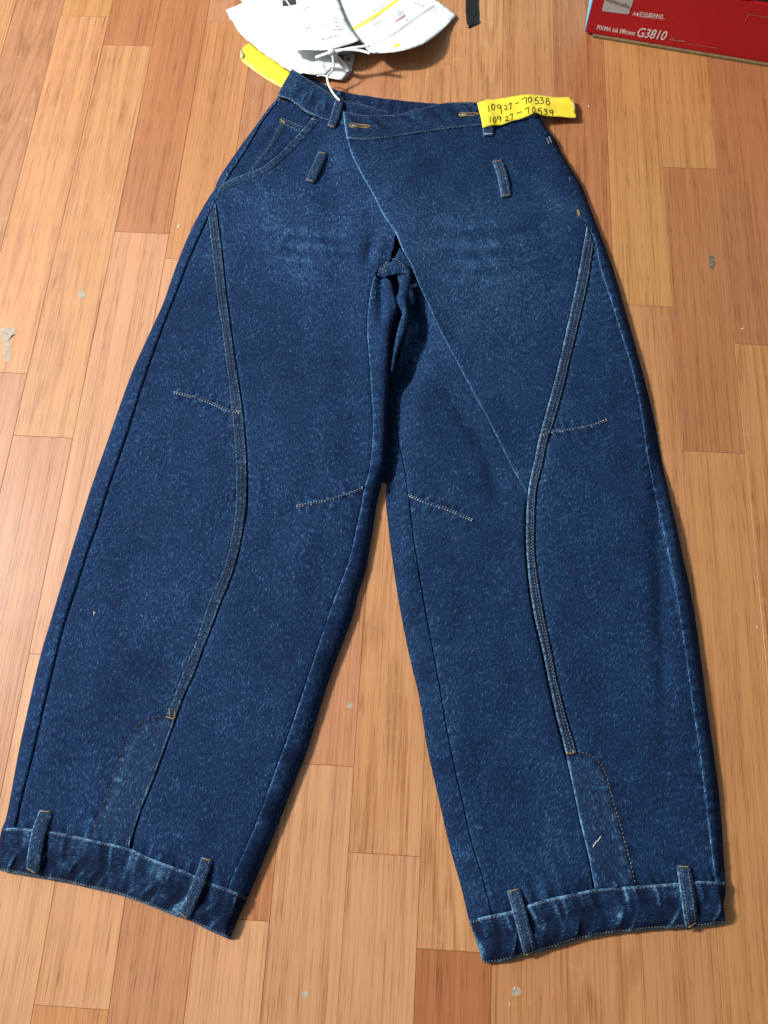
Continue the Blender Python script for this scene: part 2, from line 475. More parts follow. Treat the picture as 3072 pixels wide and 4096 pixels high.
# ================================================================== the jeans
# traced outlines, in picture points of the photograph; each is cast onto the cloth below
L_OUT = [(1166,274),(1152,305),(1125,351),(1110,385),(1095,410),(1062,448),(1028,495),(948,604),(876,710),(855,760),(828,800),(763,918),(698,1077),(653,1207),(600,1325),(521,1502),(434,1746),(369,1930),(315,2100),(294,2170),(241,2347),(194,2505),(159,2623),(112,2823),(76,2987),(53,3110),(24,3263),(5,3312)]
L_HEMT = [(5,3312),(86,3312),(159,3322),(245,3332),(365,3359),(511,3392),(597,3432),(703,3471),(769,3498),(822,3524),(915,3558),(991,3589)]
L_HEMB = [(-18,3480),(0,3482),(93,3498),(152,3508),(265,3528),(351,3548),(464,3574),(597,3621),(703,3664),(749,3676),(829,3717),(918,3757)]
L_IN = [(1527,1930),(1506,2019),(1490,2119),(1464,2271),(1430,2377),(1410,2464),(1311,2729),(1228,3000),(1165,3159),(1106,3311),(1043,3464),(991,3589)]
R_IN = [(1545,1950),(1544,2019),(1550,2070),(1557,2146),(1563,2185),(1580,2311),(1603,2450),(1639,2629),(1676,2782),(1706,2973),(1736,3112),(1762,3225),(1802,3397),(1842,3537),(1877,3682)]
R_HEMT = [(1877,3682),(1953,3664),(2045,3645),(2122,3618),(2199,3595),(2291,3576),(2383,3557),(2475,3549),(2598,3541),(2720,3531),(2812,3524),(2906,3529)]
R_HEMB = [(1930,3846),(1945,3853),(2030,3840),(2107,3817),(2199,3794),(2291,3764),(2383,3743),(2490,3728),(2644,3714),(2797,3706),(2902,3691)]
R_OUT = [(2129,374),(2150,420),(2171,477),(2201,524),(2226,557),(2247,604),(2306,701),(2332,747),(2361,823),(2391,900),(2422,980),(2460,1088),(2498,1219),(2536,1349),(2580,1512),(2625,1700),(2649,1836),(2679,1971),(2709,2101),(2733,2215),(2760,2335),(2788,2497),(2809,2649),(2832,2823),(2858,3005),(2876,3140),(2890,3286),(2897,3397),(2906,3529)]
BACKTOP = [(1166,274),(1257,302),(1344,342),(1463,365),(1582,381),(1728,395),(1830,399),(1963,403),(2030,391),(2063,383),(2102,372),(2129,374)]
L_SEAM = [(1110,405),(1053,474),(990,583),(901,722),(868,798),(832,869),(763,1020),(706,1166),(653,1300),(586,1486),(531,1659),(504,1746),(434,1947),(388,2100),(353,2194),(305,2347),(258,2488),(223,2623),(188,2770),(165,2864),(129,3022),(100,3134),(76,3234),(59,3312)]
R_SEAM = [(2120,440),(2138,469),(2167,515),(2192,570),(2235,637),(2268,705),(2298,785),(2319,844),(2346,909),(2374,953),(2406,1088),(2439,1186),(2471,1289),(2493,1360),(2531,1490),(2564,1647),(2585,1794),(2603,1895),(2630,2026),(2663,2172),(2695,2324),(2717,2460),(2739,2595),(2767,2800),(2788,2935),(2811,3110),(2826,3239),(2841,3362),(2853,3462),(2862,3527)]
L_STR = [(862,812),(885,995),(903,1166),(925,1337),(948,1500),(967,1627),(976,1717),(985,1844),(986,1952),(982,2043),(967,2133),(953,2206),(921,2314),(876,2423),(849,2500),(809,2600),(775,2692),(734,2783),(698,2880)]
L_STL = [(833,868),(852,1044),(868,1190),(889,1329),(910,1500),(924,1627),(930,1681),(942,1817),(944,1952),(942,2043),(926,2151),(894,2278),(844,2386),(813,2478),(775,2590),(727,2703),(693,2796),(664,2866)]
L_SLIT = [(698,2880),(657,2995),(609,3126),(560,3246),(515,3392)]
L_ARC = [(698,2872),(647,2865),(609,2872),(575,2884),(541,2909),(512,2962),(493,3010),(466,3082),(445,3145),(416,3208),(392,3275),(368,3352)]
R_STL = [(2346,909),(2308,1121),(2270,1300),(2234,1462),(2203,1580),(2171,1697),(2157,1747),(2139,1833),(2117,1933),(2106,2037),(2104,2150),(2108,2238),(2120,2358),(2141,2485),(2165,2581),(2195,2726),(2225,2864),(2250,2961),(2265,3021)]
R_STR = [(2374,975),(2352,1121),(2319,1273),(2281,1430),(2249,1566),(2212,1697),(2189,1761),(2167,1869),(2148,1942),(2139,2037),(2137,2195),(2147,2292),(2171,2442),(2195,2563),(2228,2726),(2262,2864),(2290,2955),(2304,3008)]
R_SLIT = [(2265,3021),(2291,3139),(2323,3294),(2355,3424),(2380,3556)]
R_ARC = [(2265,3014),(2317,3009),(2362,3023),(2407,3062),(2430,3114),(2452,3204),(2475,3275),(2494,3346),(2517,3430),(2543,3540)]
L_INS = [(1508,1085),(1494,1112),(1487,1138),(1477,1201),(1469,1292),(1471,1367),(1480,1473),(1486,1581),(1492,1675),(1490,1766),(1484,1838),(1474,1900),(1459,1947),(1445,2019),(1434,2073),(1404,2212),(1371,2311),(1324,2430),(1304,2490),(1225,2729),(1168,2900),(1132,3000),(1079,3145),(1033,3271),(980,3397),(933,3497),(912,3557)]
R_INS = [(1576,1500),(1578,1603),(1580,1675),(1589,1730),(1597,1777),(1607,1813),(1622,1914),(1633,1983),(1642,2055),(1651,2146),(1663,2218),(1679,2318),(1702,2450),(1755,2736),(1782,2898),(1818,3079),(1848,3205),(1881,3358),(1921,3484),(1948,3583),(1966,3661)]
FLAP = [(1386,549),(1408,623),(1448,703),(1491,777),(1534,863),(1581,931),(1610,1000),(1641,1057),(1678,1150),(1712,1220),(1743,1293),(1774,1354),(1815,1427),(1858,1508),(1909,1602),(1968,1711),(2022,1820),(2049,1874),(2108,1978)]
FW_TOP = [(1370,443),(1450,457),(1530,457),(1596,455),(1662,438),(1728,421),(1795,408),(1900,408),(1990,404),(2060,392),(2110,382),(2129,384)]
FW_BOT = [(1387,554),(1450,559),(1530,554),(1596,544),(1728,524),(1900,503),(1990,497),(2080,480),(2160,462)]
WB_TOP = [(1166,274),(1205,296),(1256,330),(1315,368),(1350,398),(1377,400),(1433,410),(1496,428),(1556,446)]
WB_BOT = [(1110,387),(1163,402),(1222,448),(1264,466),(1306,482),(1390,500),(1540,512)]
POCKET = [(1256,466),(1251,472),(1213,516),(1171,562),(1129,604),(1070,655),(1028,680),(981,697),(927,718),(893,735)]
CENTRE = [(1582,932),(1580,955),(1575,990),(1567,1016),(1562,1040)]
rev = lambda a: list(reversed(a))

ZE = 0.0042
sil_px = smooth(L_OUT, 4).tolist() + L_HEMB + rev(L_IN) + R_IN + R_HEMB + rev(R_OUT) + rev(BACKTOP)
SIL = np.array([U(x, y, ZE) for x, y in sil_px])
def line0(pts, z=0.010): return np.array([U(x, y, z) for x, y in smooth(pts, 4)])
lumpA, lumpB, lumpC = lump(3, 0.16), lump(5, 0.065), lump(8, 0.030, 14)
SLIT_LINE = line0([(1566, 1120), (1560, 1300), (1556, 1500), (1551, 1700), (1540, 1850), (1530, 1950)])
# soft creases of the cloth: picture polyline, height, half width (metres)
CREASE = [
    ([(1012,1900),(1008,2000),(1000,2120)], -0.0030, 0.006), ([(1030,1880),(1035,2050)], 0.0018, 0.008),
    ([(2600,1500),(2625,1900),(2640,2300),(2650,2700),(2660,3050)], -0.0042, 0.010),
    ([(2655,1700),(2690,2150),(2715,2500)], 0.0022, 0.010),
    ([(2420,1250),(2440,1500),(2440,1640)], 0.0020, 0.012),
    ([(1010,560),(1080,470),(1150,430)], -0.0028, 0.007),
    ([(1080,905),(1250,940),(1420,955)], 0.0020, 0.009), ([(1060,985),(1230,1010),(1380,1030)], 0.0022, 0.009), ([(1100,860),(1250,875)], -0.0015, 0.008),
    ([(1090,1075),(1230,1095),(1350,1110)], 0.0014, 0.010),
    ([(1750,880),(1930,900),(2090,890)], 0.0018, 0.010), ([(1800,1010),(1960,1050),(2130,1050)], 0.0022, 0.010), ([(1720,1100),(1900,1140),(2080,1160)], 0.0016, 0.010),
    ([(1860,760),(1930,870)], -0.0020, 0.010),
    ([(1490,960),(1480,1030),(1470,1080)], -0.0060, 0.008), ([(1530,960),(1518,1030),(1500,1090)], 0.0040, 0.007),
    ([(1700,1480),(1800,1590),(1900,1740),(1960,1860),(2010,2040)], -0.0040, 0.010), ([(1640,1600),(1760,1780),(1850,1930)], 0.0018, 0.013),
    ([(1290,1900),(1240,2150),(1150,2500)], 0.0016, 0.014),
    ([(820,1700),(830,1950),(790,2200)], 0.0016, 0.015), ([(600,2000),(520,2400)], -0.0012, 0.014),
    ([(1050,2650),(980,2900)], 0.0014, 0.016), ([(2020,2500),(2080,2850)], -0.0012, 0.016), ([(1950,3000),(2040,3400)], 0.0012, 0.014),
    ([(2160,3480),(2130,3570)], -0.0016, 0.005), ([(2170,3300),(2150,3420)], -0.0012, 0.005),
]
CREASE = [(line0(p), a, s) for p, a, s in CREASE]
def Zbase(P):
    d, _, _ = near(P, SIL, True)
    d = np.where(inside(P, SIL), d, 0)
    z = 0.0040 + 0.0125 * (1 - np.exp(-d / 0.0075)) + np.minimum(1, d / 0.03) * (0.0013 * lumpA(P) + 0.0010 * lumpB(P) + 0.00022 * lumpC(P))
    # the crotch stands higher than the rest
    c = U(1570, 1250, 0.012)
    z = z + 0.0095 * np.exp(-(((P - c) / np.array([0.055, 0.14])) ** 2).sum(1)) * np.minimum(1, d / 0.02)
    for ln, a, s in CREASE:
        q, arc, _ = near(P, ln)
        Lm = np.linalg.norm(np.diff(ln, axis=0), axis=1).sum()
        taper = np.clip(np.minimum(arc, Lm - arc) / (0.25 * Lm), 0, 1)
        z = z + a * np.exp(-(q / s) ** 2) * (0.35 + 0.65 * taper)
    return z
def P(pts, dz=0.0, sm=3):
    """cast traced points onto the garment's rest surface"""
    q = smooth(pts, sm) if sm else np.asarray(pts, float)
    rays = np.array([ray(x, y) for x, y in q])
    z = np.full(len(q), 0.006)
    for _ in range(4):
        xy = rays[:, :2] * ((CAM_H - z) / -rays[:, 2])[:, None]
        z = Zbase(xy) + dz
    return xy
def PS(pts, sm=3):
    q = smooth(pts, sm) if sm else np.asarray(pts, float)
    return np.array([U(x, y, ZE) for x, y in q])
def offs(pts, d):
    q = smooth(pts, 4); t = np.gradient(q, axis=0); t /= np.maximum(np.linalg.norm(t, axis=1), 1e-9)[:, None]
    return np.stack([q[:, 0] - t[:, 1] * d, q[:, 1] + t[:, 0] * d], 1).tolist()
def ring_of(*parts): return np.vstack(parts)

def pucker_field(Pn, items, zout, wout):
    for ln, A, D, lam, seed, wr, shear in items:
        d, arc, side = near(Pn, ln)
        w = wob(seed, lam); w2 = wob(seed + 50, lam * 0.45)
        n = w(arc + shear * d * side) * 0.75 + 0.45 * w2(arc + shear * 0.6 * d * side)
        if D > 0.0125:                                   # narrow folds on the bands
            n = w(arc + shear * d * side) + 0.12 * w2(arc)
            n = 0.35 * n + 1.35 * np.exp(-((n - 0.1) / 0.42) ** 2) * (0.6 + 0.5 * w2(0.31 * arc)) - 0.45
        fall = np.exp(-(d / D) ** 2)
        if D < 0.0125: fall = fall * (1 - 0.85 * np.exp(-(d / 0.0026) ** 2))
        zout += 1.5 * A * n * fall
        wout += 1.5 * wr * n * fall
FADES = [((1250,960), 0.13, 0.10), ((1950,1000), 0.15, 0.075), ((1830,880), 0.06, 0.05), ((820,1800), 0.12, 0.03), ((1950,1300), 0.10, 0.05),
         ((1950,640), 0.10, -0.06), ((1700,620), 0.09, -0.04), ((1100,800), 0.05, 0.04), ((2230,840), 0.03, 0.09), ((1390,650), 0.03, 0.08), ((1330,600), 0.03, 0.06), ((1160,560), 0.05, -0.03),
         ((560,1500), 0.02, -0.05), ((740,1250), 0.06, -0.04), ((2400,1500), 0.08, -0.03)]
FADES = [(U(*c, 0.01), r, a) for c, r, a in FADES]
BVH = []          # every built piece of the garment, for laying details on it
def add_bvh(V, F): BVH.append(BVHTree.FromPolygons([tuple(v) for v in V], [tuple(f) for f in F]))
def cast(px, py, trees=None):
    o = Vector((0, 0, CAM_H)); d = Vector(ray(px, py)).normalized()
    best = None
    for b in (trees or BVH):
        h = b.ray_cast(o, d)
        if h[0] is not None and (best is None or h[3] < best[3]): best = h
    return best
def casts(pts, lift=0.0, trees=None, step=None, sm=4):
    q = smooth(pts, sm) if sm else np.asarray(pts, float)
    if step: q = resample(q, step)
    out = []
    for x, y in q:
        h = cast(x, y, trees)
        if h is None: continue
        n = h[1] if h[1].z > 0 else -h[1]
        out.append(np.array(h[0] + n * lift))
    return np.array(out)

def panel(name, poly, m, parent, off=0.0, step=0.0042, roll=(0.0011, 0.0013), worn=(), dark=(), puck=(), dips=(), rims=(), floor_rim=False, thick=0.0022, label=None, extra=None, wear0=0.0, bvh=True, edge=0.0019):
    V, F, out = cdt_fill(poly, step, edge=edge)
    z = Zbase(V) + off
    w = np.full(len(V), wear0)
    d, _, _ = near(V, out, True)
    z -= roll[0] * np.exp(-d / roll[1])
    for ln, A, s in dips:
        q, _, _ = near(V, ln); z += A * np.exp(-(q / s) ** 2)
    for ln, A, s in rims:           # a rolled fold edge: drop with quarter-round profile
        q, _, _ = near(V, ln); t = np.clip(1 - q / s, 0, 1); z -= A * (1 - np.sqrt(np.maximum(0, 1 - t ** 2)))
    pucker_field(V, puck, z, w)
    for ln, a, s in worn:
        q, arc, _ = near(V, ln)
        if s > 0.005:               # whiskers: broken, fading out at their ends
            Lw = np.linalg.norm(np.diff(ln, axis=0), axis=1).sum()
            m_ = np.sin(np.pi * np.clip(arc / Lw, 0, 1)) ** 0.8 * (0.75 + 0.55 * wob(int(ln[0, 0] * 9999) % 997, 0.022)(arc))
            q = q + 0.0016 * wob(int(ln[0, 1] * 9999) % 991, 0.03)(arc)
        else: m_ = 0.92 + 0.16 * wob(int(len(ln)), 0.04)(arc)
        w += 1.25 * a * np.exp(-(q / (1.15 * s)) ** 2) * m_
    for ln, a, s, lam in dark:
        q, arc, _ = near(V, ln); w -= a * np.exp(-(q / s) ** 2) * np.clip(0.5 + 0.9 * wob(int(len(ln)) + 9, lam)(arc), 0, 1.4)
    for c, r, a in FADES: w += a * np.exp(-(((V - c) / r) ** 2).sum(1))
    if extra: z, w = extra(V, z, w)
    z = np.maximum(z, 0.0014)
    V3 = np.column_stack([V, z])
    n = len(V3)
    if floor_rim: VV, FF = shell(V3, F, floor_z=0.0006)
    else: VV, FF = shell(V3, F, thick=thick)
    VV[n:, 2] = np.maximum(VV[n:, 2], 0.0005)
    o = link(name, VV, FF, m, parent)
    setattr_wear(o, np.concatenate([w, np.minimum(w, 0.1)]))
    if label: o['label'] = label
    if bvh: add_bvh(V3, F)
    return o, V3, F

jeans = thing('jeans', 'dark blue wide-leg denim jeans with crossover waist laid out flat on the wooden floor', 'jeans', U(1540, 1400))

# lower layer of the garment (the back of the legs), flat on the boards
def slab(name, poly, m, z):
    V, F, out = cdt_fill(poly, 0.02, rings=(), edge=0.012)
    d, _, _ = near(V, out, True)
    V3 = np.column_stack([V, z + 0 * d])
    VV, FF = shell(V3, F, floor_z=0.0004)
    o = link(name, VV, FF, m, jeans); setattr_wear(o, np.full(len(VV), -0.1)); add_bvh(V3, F)
    return o
c0 = SIL.mean(0)
def shrink(poly, d):
    p = resample(poly, 0.006, True)
    ar = 0.5 * np.sum(p[:, 0] * np.roll(p[:, 1], -1) - np.roll(p[:, 0], -1) * p[:, 1])
    t = np.roll(p, -1, 0) - np.roll(p, 1, 0); t /= np.linalg.norm(t, axis=1)[:, None]
    n = np.stack([-t[:, 1], t[:, 0]], 1) * (1 if ar > 0 else -1)
    return p + n * d
back = ring_of(PS(L_OUT[3:]), PS(L_HEMB, 0)[1:], PS(rev(L_IN)), PS(R_IN), PS(R_HEMB, 0), PS(rev(R_OUT[3:])), PS([(2040, 470), (1700, 480), (1400, 480), (1200, 420)], 0))
slab('back_panel', shrink(back, 0.006), M_denim, 0.0026)

# ---- shared lines on the cloth
lseam, rseam = P(L_SEAM), P(R_SEAM)
lstr, lstl, rstl, rstr = P(L_STR), P(L_STL), P(R_STL), P(R_STR)
lslit, rslit, larc, rarc = P(L_SLIT), P(R_SLIT), P(L_ARC), P(R_ARC)
lins, rins = P(L_INS), P(R_INS)
flap_l, pocket_l, centre_l = P(FLAP), P(POCKET), P(CENTRE)
lhemt, rhemt, lhemb, rhemb = P(L_HEMT), P(R_HEMT), PS(L_HEMB), PS(R_HEMB)
wbb, fwb = P(WB_BOT), P(FW_BOT)
lout, rout, lin, rin = PS(L_OUT), PS(R_OUT), PS(L_IN), PS(R_IN)
def cut(line, a, b):
    """piece of a world polyline between the points nearest two picture points"""
    pa, pb = P([a], sm=0)[0], P([b], sm=0)[0]
    i = int(np.linalg.norm(line - pa, axis=1).argmin()); j = int(np.linalg.norm(line - pb, axis=1).argmin())
    return line[i:j + 1] if i <= j else line[j:i + 1][::-1]
LDART, LDART2 = [(695,1570),(763,1586),(840,1611),(894,1636),(930,1647),(966,1652)], [(1186,2025),(1270,2011),(1329,1997),(1372,1983),(1419,1968),(1457,1948)]
RDART, RDART2 = [(2160,1746),(2194,1734),(2225,1725),(2275,1722),(2329,1711),(2384,1700),(2431,1677)], [(1634,1981),(1698,2008),(1752,2026),(1806,2044),(1893,2083)]
ld1, ld2, rd1, rd2 = P(LDART), P(LDART2), P(RDART), P(RDART2)
WHISK_L = [(P(p), a, 0.0055) for p, a in (([(1010,900),(1200,925),(1430,950)],0.085),([(1030,960),(1230,985),(1440,1000)],0.095),([(1060,1025),(1240,1045),(1400,1060)],0.085),([(1020,930),(1220,955),(1420,975)],-0.075),([(1040,995),(1230,1015),(1420,1030)],-0.075),([(1080,1085),(1240,1100),(1380,1105)],0.05))]
WHISK_R = [(P(p), a, 0.0055) for p, a in (([(1700,890),(1900,905),(2120,880)],0.085),([(1720,960),(1920,985),(2180,950)],0.085),([(1740,1045),(1950,1060),(2200,1020)],0.085),([(1700,925),(1910,945),(2150,915)],-0.075),([(1730,1005),(1930,1025),(2190,985)],-0.075),([(1760,1100),(1960,1120),(2180,1090)],0.06),([(1740,1075),(1950,1090),(2190,1055)],-0.075))]
def offs_line(L, d, side):
    t = np.gradient(L, axis=0); t /= np.maximum(np.linalg.norm(t, axis=1), 1e-9)[:, None]
    k = 1 if side == 'l' else -1
    return np.stack([L[:, 0] - t[:, 1] * d * k, L[:, 1] + t[:, 0] * d * k], 1)
hem_puck = lambda ln, s: (ln, 0.0011, 0.014, 0.012, s, 0.13, 0.3)

# ---- viewer-left leg
main = ring_of(P([(1163,402),(1222,448),(1264,466),(1306,482),(1392,500)], sm=0), P([(1400,560),(1440,640),(1490,730),(1530,800),(1570,880),(1588,930)], sm=0), centre_l[1:],
               P([(1545,1045),(1520,1062)], sm=0), lins, lhemt[(lhemt[:, 0] < lins[-1, 0])][::-1], )
lh_main = cut(lhemt, (912, 3557), (515, 3392))
main = ring_of(P([(1258,466),(1306,482),(1392,500)], sm=0), P([(1405,560),(1445,640),(1492,730),(1535,800),(1575,880),(1588,930)], sm=0), centre_l[1:],
               P([(1545,1045),(1520,1064)], sm=0), lins, lh_main[1:], lslit[::-1][1:], lstr[::-1][1:], P([(868,798),(893,735)], sm=0), pocket_l[::-1][1:])
panel('leg_panel', main, M_denim, jeans, off=0.0004,
      worn=[(pocket_l, 0.20, 0.0017), (lstr, 0.06, 0.005)] + WHISK_L, dips=[(lstr, -0.0030, 0.0016), (lslit, -0.0030, 0.0016)],
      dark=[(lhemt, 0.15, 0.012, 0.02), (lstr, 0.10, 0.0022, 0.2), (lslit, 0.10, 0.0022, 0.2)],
      puck=[hem_puck(lhemt, 11), (ld2, 0.0013, 0.010, 0.008, 12, 0.20, 0.0), (lins, 0.0004, 0.008, 0.012, 13, 0.05, 0.4), (pocket_l, 0.0005, 0.006, 0.010, 14, 0.06, 0.3)])
side = ring_of(cut(lseam, (832, 872), (59, 3312)), cut(lhemt, (59, 3312), (515, 3392))[1:], lslit[::-1][1:], P([(664, 2868)], sm=0), lstl[::-1][1:])
panel('side_panel', side, M_denim, jeans, off=0.0009,
      dips=[(lseam, -0.0030, 0.0017)],
      worn=[(lslit, 0.40, 0.0013), (lstl, 0.13, 0.004)],
      dark=[(larc, 0.20, 0.004, 0.018), (cut(lseam, (700, 1200), (504, 1746)), 0.12, 0.010, 0.03)],
      puck=[hem_puck(lhemt, 21), (ld1, 0.0013, 0.011, 0.008, 22, 0.20, 0.0), (larc, 0.0007, 0.007, 0.011, 23, 0.11, 0.0), (lstl, 0.0003, 0.006, 0.010, 24, 0.05, 0.0)])
outer = ring_of(P([(1128,399)], sm=0), lseam, P([(5, 3312)], sm=0), cut(lout, (5, 3312), (1110, 387)))
panel('outer_panel', outer, M_denim, jeans, off=0.0008, rims=[(lout, 0.0022, 0.004)], floor_rim=True,
      worn=[(lseam, 0.12, 0.0030), (cut(lseam, (1110, 405), (868, 798)), 0.20, 0.0014), (lout, 0.05, 0.003)], dark=[(lout, 0.10, 0.008, 0.05)], dips=[(cut(lseam, (868, 798), (59, 3312)), -0.0016, 0.0011)],
      puck=[(lseam, 0.0005, 0.008, 0.016, 31, 0.09, 0.2)])
strip_l = ring_of(lstr, P([(664, 2868)], sm=0), lstl[::-1])
panel('seam_strip', strip_l, M_strip, jeans, off=0.0013, step=0.003, roll=(0.0004, 0.0010), worn=[(lstr, 0.40, 0.0013), (lstl, 0.16, 0.0014)], puck=[(lstr, 0.0003, 0.02, 0.007, 41, 0.08, 0.0)], wear0=-0.03)
# the folded inner edge of the leg, between the inseam and the open space
LI2 = [(1530,1050),(1560,1105),(1578,1165),(1590,1234),(1573,1285),(1560,1340),(1556,1440),(1553,1524),(1546,1640),(1542,1748),(1537,1820),(1530,1892),(1525,1940)]
li2 = P(LI2)
inner = ring_of(li2, lin[2:], lhemt[-3:][::-1][1:], lins[::-1])
inner_l = ring_of(P([(1515, 1068)], sm=0), li2, lin[2:], cut(lhemt, (991, 3589), (912, 3557))[1:], lins[::-1][1:])
panel('inner_panel', inner_l, M_denim, jeans, off=0.0010, rims=[(np.vstack([li2, lin[2:]]), 0.0038, 0.0042)], floor_rim=True,
      worn=[(lins, 0.28, 0.0013)], dark=[(P([(1185,2960),(1120,3120),(1050,3300),(960,3520)]), 0.30, 0.008, 0.045), (P([(1330,2480),(1250,2750)]), 0.14, 0.008, 0.05)],
      dips=[(P([(1540,1260),(1530,1400),(1522,1600),(1512,1800),(1500,1930)]), 0.0048, 0.010), (P([(1518,1085),(1560,1100)]), -0.007, 0.005), (P([(1520,1100),(1521,1180),(1524,1290)]), -0.0075, 0.0036), (P([(1545,1150),(1552,1250)]), 0.0015, 0.006)],
      puck=[(lins, 0.0005, 0.010, 0.016, 51, 0.10, 0.2)])
# ---- pocket on the viewer-left hip
facing = ring_of(P([(1128,399),(1163,402),(1222,448),(1262,468)], sm=0), pocket_l[1:], P([(868,798)], sm=0), cut(lseam, (868, 798), (1110, 405))[1:])
panel('pocket_facing', facing, M_denim, jeans, off=-0.0022, worn=[(cut(lseam, (1110, 405), (868, 798)), 0.30, 0.0015)], dips=[(P([(1090,520),(1000,660)]), -0.0012, 0.006)],
      puck=[(wbb, 0.0009, 0.012, 0.014, 61, 0.12, 0.0)], wear0=-0.05, roll=(0.0004, 0.002))
coin = P([(1124,468),(1150,480),(1214,507),(1170,556),(1070,648),(1025,675),(994,687),(1040,620),(1080,570),(1112,505)], sm=0)
panel('coin_pocket', coin, M_denim, jeans, off=-0.0008, step=0.003, roll=(0.0007, 0.001), worn=[(coin, 0.10, 0.0012)], wear0=-0.02, thick=0.0012)
panel('pocket_hem', np.vstack([P([(1124,468),(1150,480),(1214,507)], sm=0), P([(1196,530),(1140,504),(1112,492)], sm=0)]), M_strip, jeans, off=-0.0001, step=0.003, roll=(0.0005, 0.001), worn=[(P([(1124,468),(1150,480),(1214,507)]), 0.14, 0.0012)], thick=0.001)
panel('pocket_hem', np.vstack([P([(1121,492),(1080,572),(1040,622),(994,687)], sm=0), P([(1020,676),(1060,622),(1104,566),(1140,500)], sm=0)]), M_strip, jeans, off=-0.0001, step=0.003, roll=(0.0005, 0.001), worn=[(P([(1121,492),(1080,572),(1040,622),(994,687)]), 0.14, 0.0012)], thick=0.001)
phem = offs(POCKET, -28)
panel('pocket_hem', np.vstack([pocket_l, P(phem[::-1], sm=0)]), M_strip, jeans, off=0.0014, step=0.003, roll=(0.0005, 0.001), worn=[(pocket_l, 0.26, 0.0013), (P(phem, sm=0), 0.06, 0.0012)], thick=0.0012,
      puck=[(pocket_l, 0.0003, 0.012, 0.009, 66, 0.08, 0.0)])

# ---- viewer-right leg: under panel, then the crossover panel on top of it
under = ring_of(P([(1600,985),(1640,1040),(1760,1290),(1900,1560),(2060,1850),(2116,1975)], sm=0), cut(rstl, (2108, 1990), (2265, 3021))[1:], rslit[1:], cut(rhemt, (2380, 3556), (1966, 3661))[1:],
                rins[::-1][1:], P([(1600,1390),(1626,1300),(1630,1240),(1626,1200),(1638,1110),(1612,1060),(1570,1040)], sm=0))
deep = P([(1650,1110),(1672,1200),(1680,1300),(1660,1400),(1620,1480)])
panel('leg_panel', under, M_denim_r, jeans, off=-0.0010,
      dips=[(deep, -0.0175, 0.018), (P([(1700,1250),(1760,1400)]), -0.006, 0.012), (SLIT_LINE, -0.0150, 0.022), (rins, -0.0017, 0.0012), (cut(rstl, (2108, 1990), (2265, 3021)), -0.0016, 0.0014)],
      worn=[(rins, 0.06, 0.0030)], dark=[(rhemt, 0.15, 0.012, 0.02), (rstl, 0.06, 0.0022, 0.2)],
      puck=[hem_puck(rhemt, 71), (rd2, 0.0013, 0.011, 0.008, 72, 0.20, 0.0), (rins, 0.0005, 0.008, 0.012, 73, 0.06, 0.3)])
cross = ring_of(flap_l, cut(rstl, (2108, 1978), (2346, 909))[1:], cut(rseam, (2346, 909), (2130, 455))[1:], fwb[::-1][1:])
panel('crossover_panel', cross, M_denim_r, jeans, off=0.0022, worn=[(cut(flap_l, (1386, 549), (1610, 1000)), 0.38, 0.0011), (cut(flap_l, (1610, 1000), (2108, 1978)), 0.31, 0.0009), (cut(rseam, (2346, 909), (2138, 469)), 0.30, 0.0014)] + WHISK_R,
      rims=[(P([(1641,1057),(1678,1150),(1712,1220),(1743,1293),(1774,1354)]), -0.0026, 0.02)], thick=0.0020,
      puck=[(fwb, 0.0006, 0.014, 0.022, 81, 0.06, 0.1), (flap_l, 0.0002, 0.006, 0.02, 82, 0.04, 0.0)])
side_r = ring_of(cut(rseam, (2374, 953), (2862, 3527)), cut(rhemt, (2862, 3527), (2380, 3556))[1:], rslit[::-1][1:], P([(2304, 3012)], sm=0), rstr[::-1][1:])
panel('side_panel', side_r, M_denim_r, jeans, off=0.0006,
      worn=[(cut(rseam, (2374, 953), (2862, 3527)), 0.36, 0.0014), (rslit, 0.44, 0.0013), (rstr, 0.13, 0.005)],
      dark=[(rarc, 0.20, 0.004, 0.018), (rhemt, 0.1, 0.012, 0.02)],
      puck=[hem_puck(rhemt, 91), (rd1, 0.0013, 0.010, 0.008, 92, 0.20, 0.0), (rarc, 0.0008, 0.008, 0.012, 93, 0.13, 0.0), (rseam, 0.0006, 0.010, 0.016, 94, 0.09, 0.2), (rstr, 0.0003, 0.006, 0.010, 95, 0.05, 0.0)])
outer_r = ring_of(P([(2160, 462)], sm=0), cut(rout, (2171, 477), (2906, 3529)), P([(2862, 3527)], sm=0), cut(rseam, (2862, 3527), (2130, 455))[1:])
panel('outer_panel', outer_r, M_denim_r, jeans, off=0.0004, rims=[(rout, 0.0075, 0.016)], floor_rim=True, worn=[(rout, 0.04, 0.003), (rseam, 0.30, 0.0015)],
      dark=[(P([(2620,1600),(2700,1950),(2780,2400),(2830,2750),(2870,3150),(2885,3450)]), 0.16, 0.006, 0.03), (P([(2270,610),(2240,590)]), 0.3, 0.006, 0.1)],
      puck=[(rseam, 0.0006, 0.010, 0.016, 101, 0.09, 0.2)], wear0=-0.03, roll=(0.0004, 0.0013))
strip_r = ring_of(rstl, P([(2304, 3012)], sm=0), rstr[::-1])
panel('seam_strip', strip_r, M_strip, jeans, off=0.0026, step=0.003, roll=(0.0004, 0.0010), worn=[(rstl, 0.42, 0.0013), (rstr, 0.16, 0.0014)], puck=[(rstl, 0.0003, 0.02, 0.007, 111, 0.08, 0.0)], wear0=-0.03)
RI2 = [(1568,1480),(1566,1560),(1562,1700),(1556,1850),(1552,1910)]
ri2 = P(RI2)
inner_r = ring_of(ri2, cut(rin, (1545, 1950), (1877, 3682)), cut(rhemt, (1877, 3682), (1966, 3661))[1:], rins[::-1])
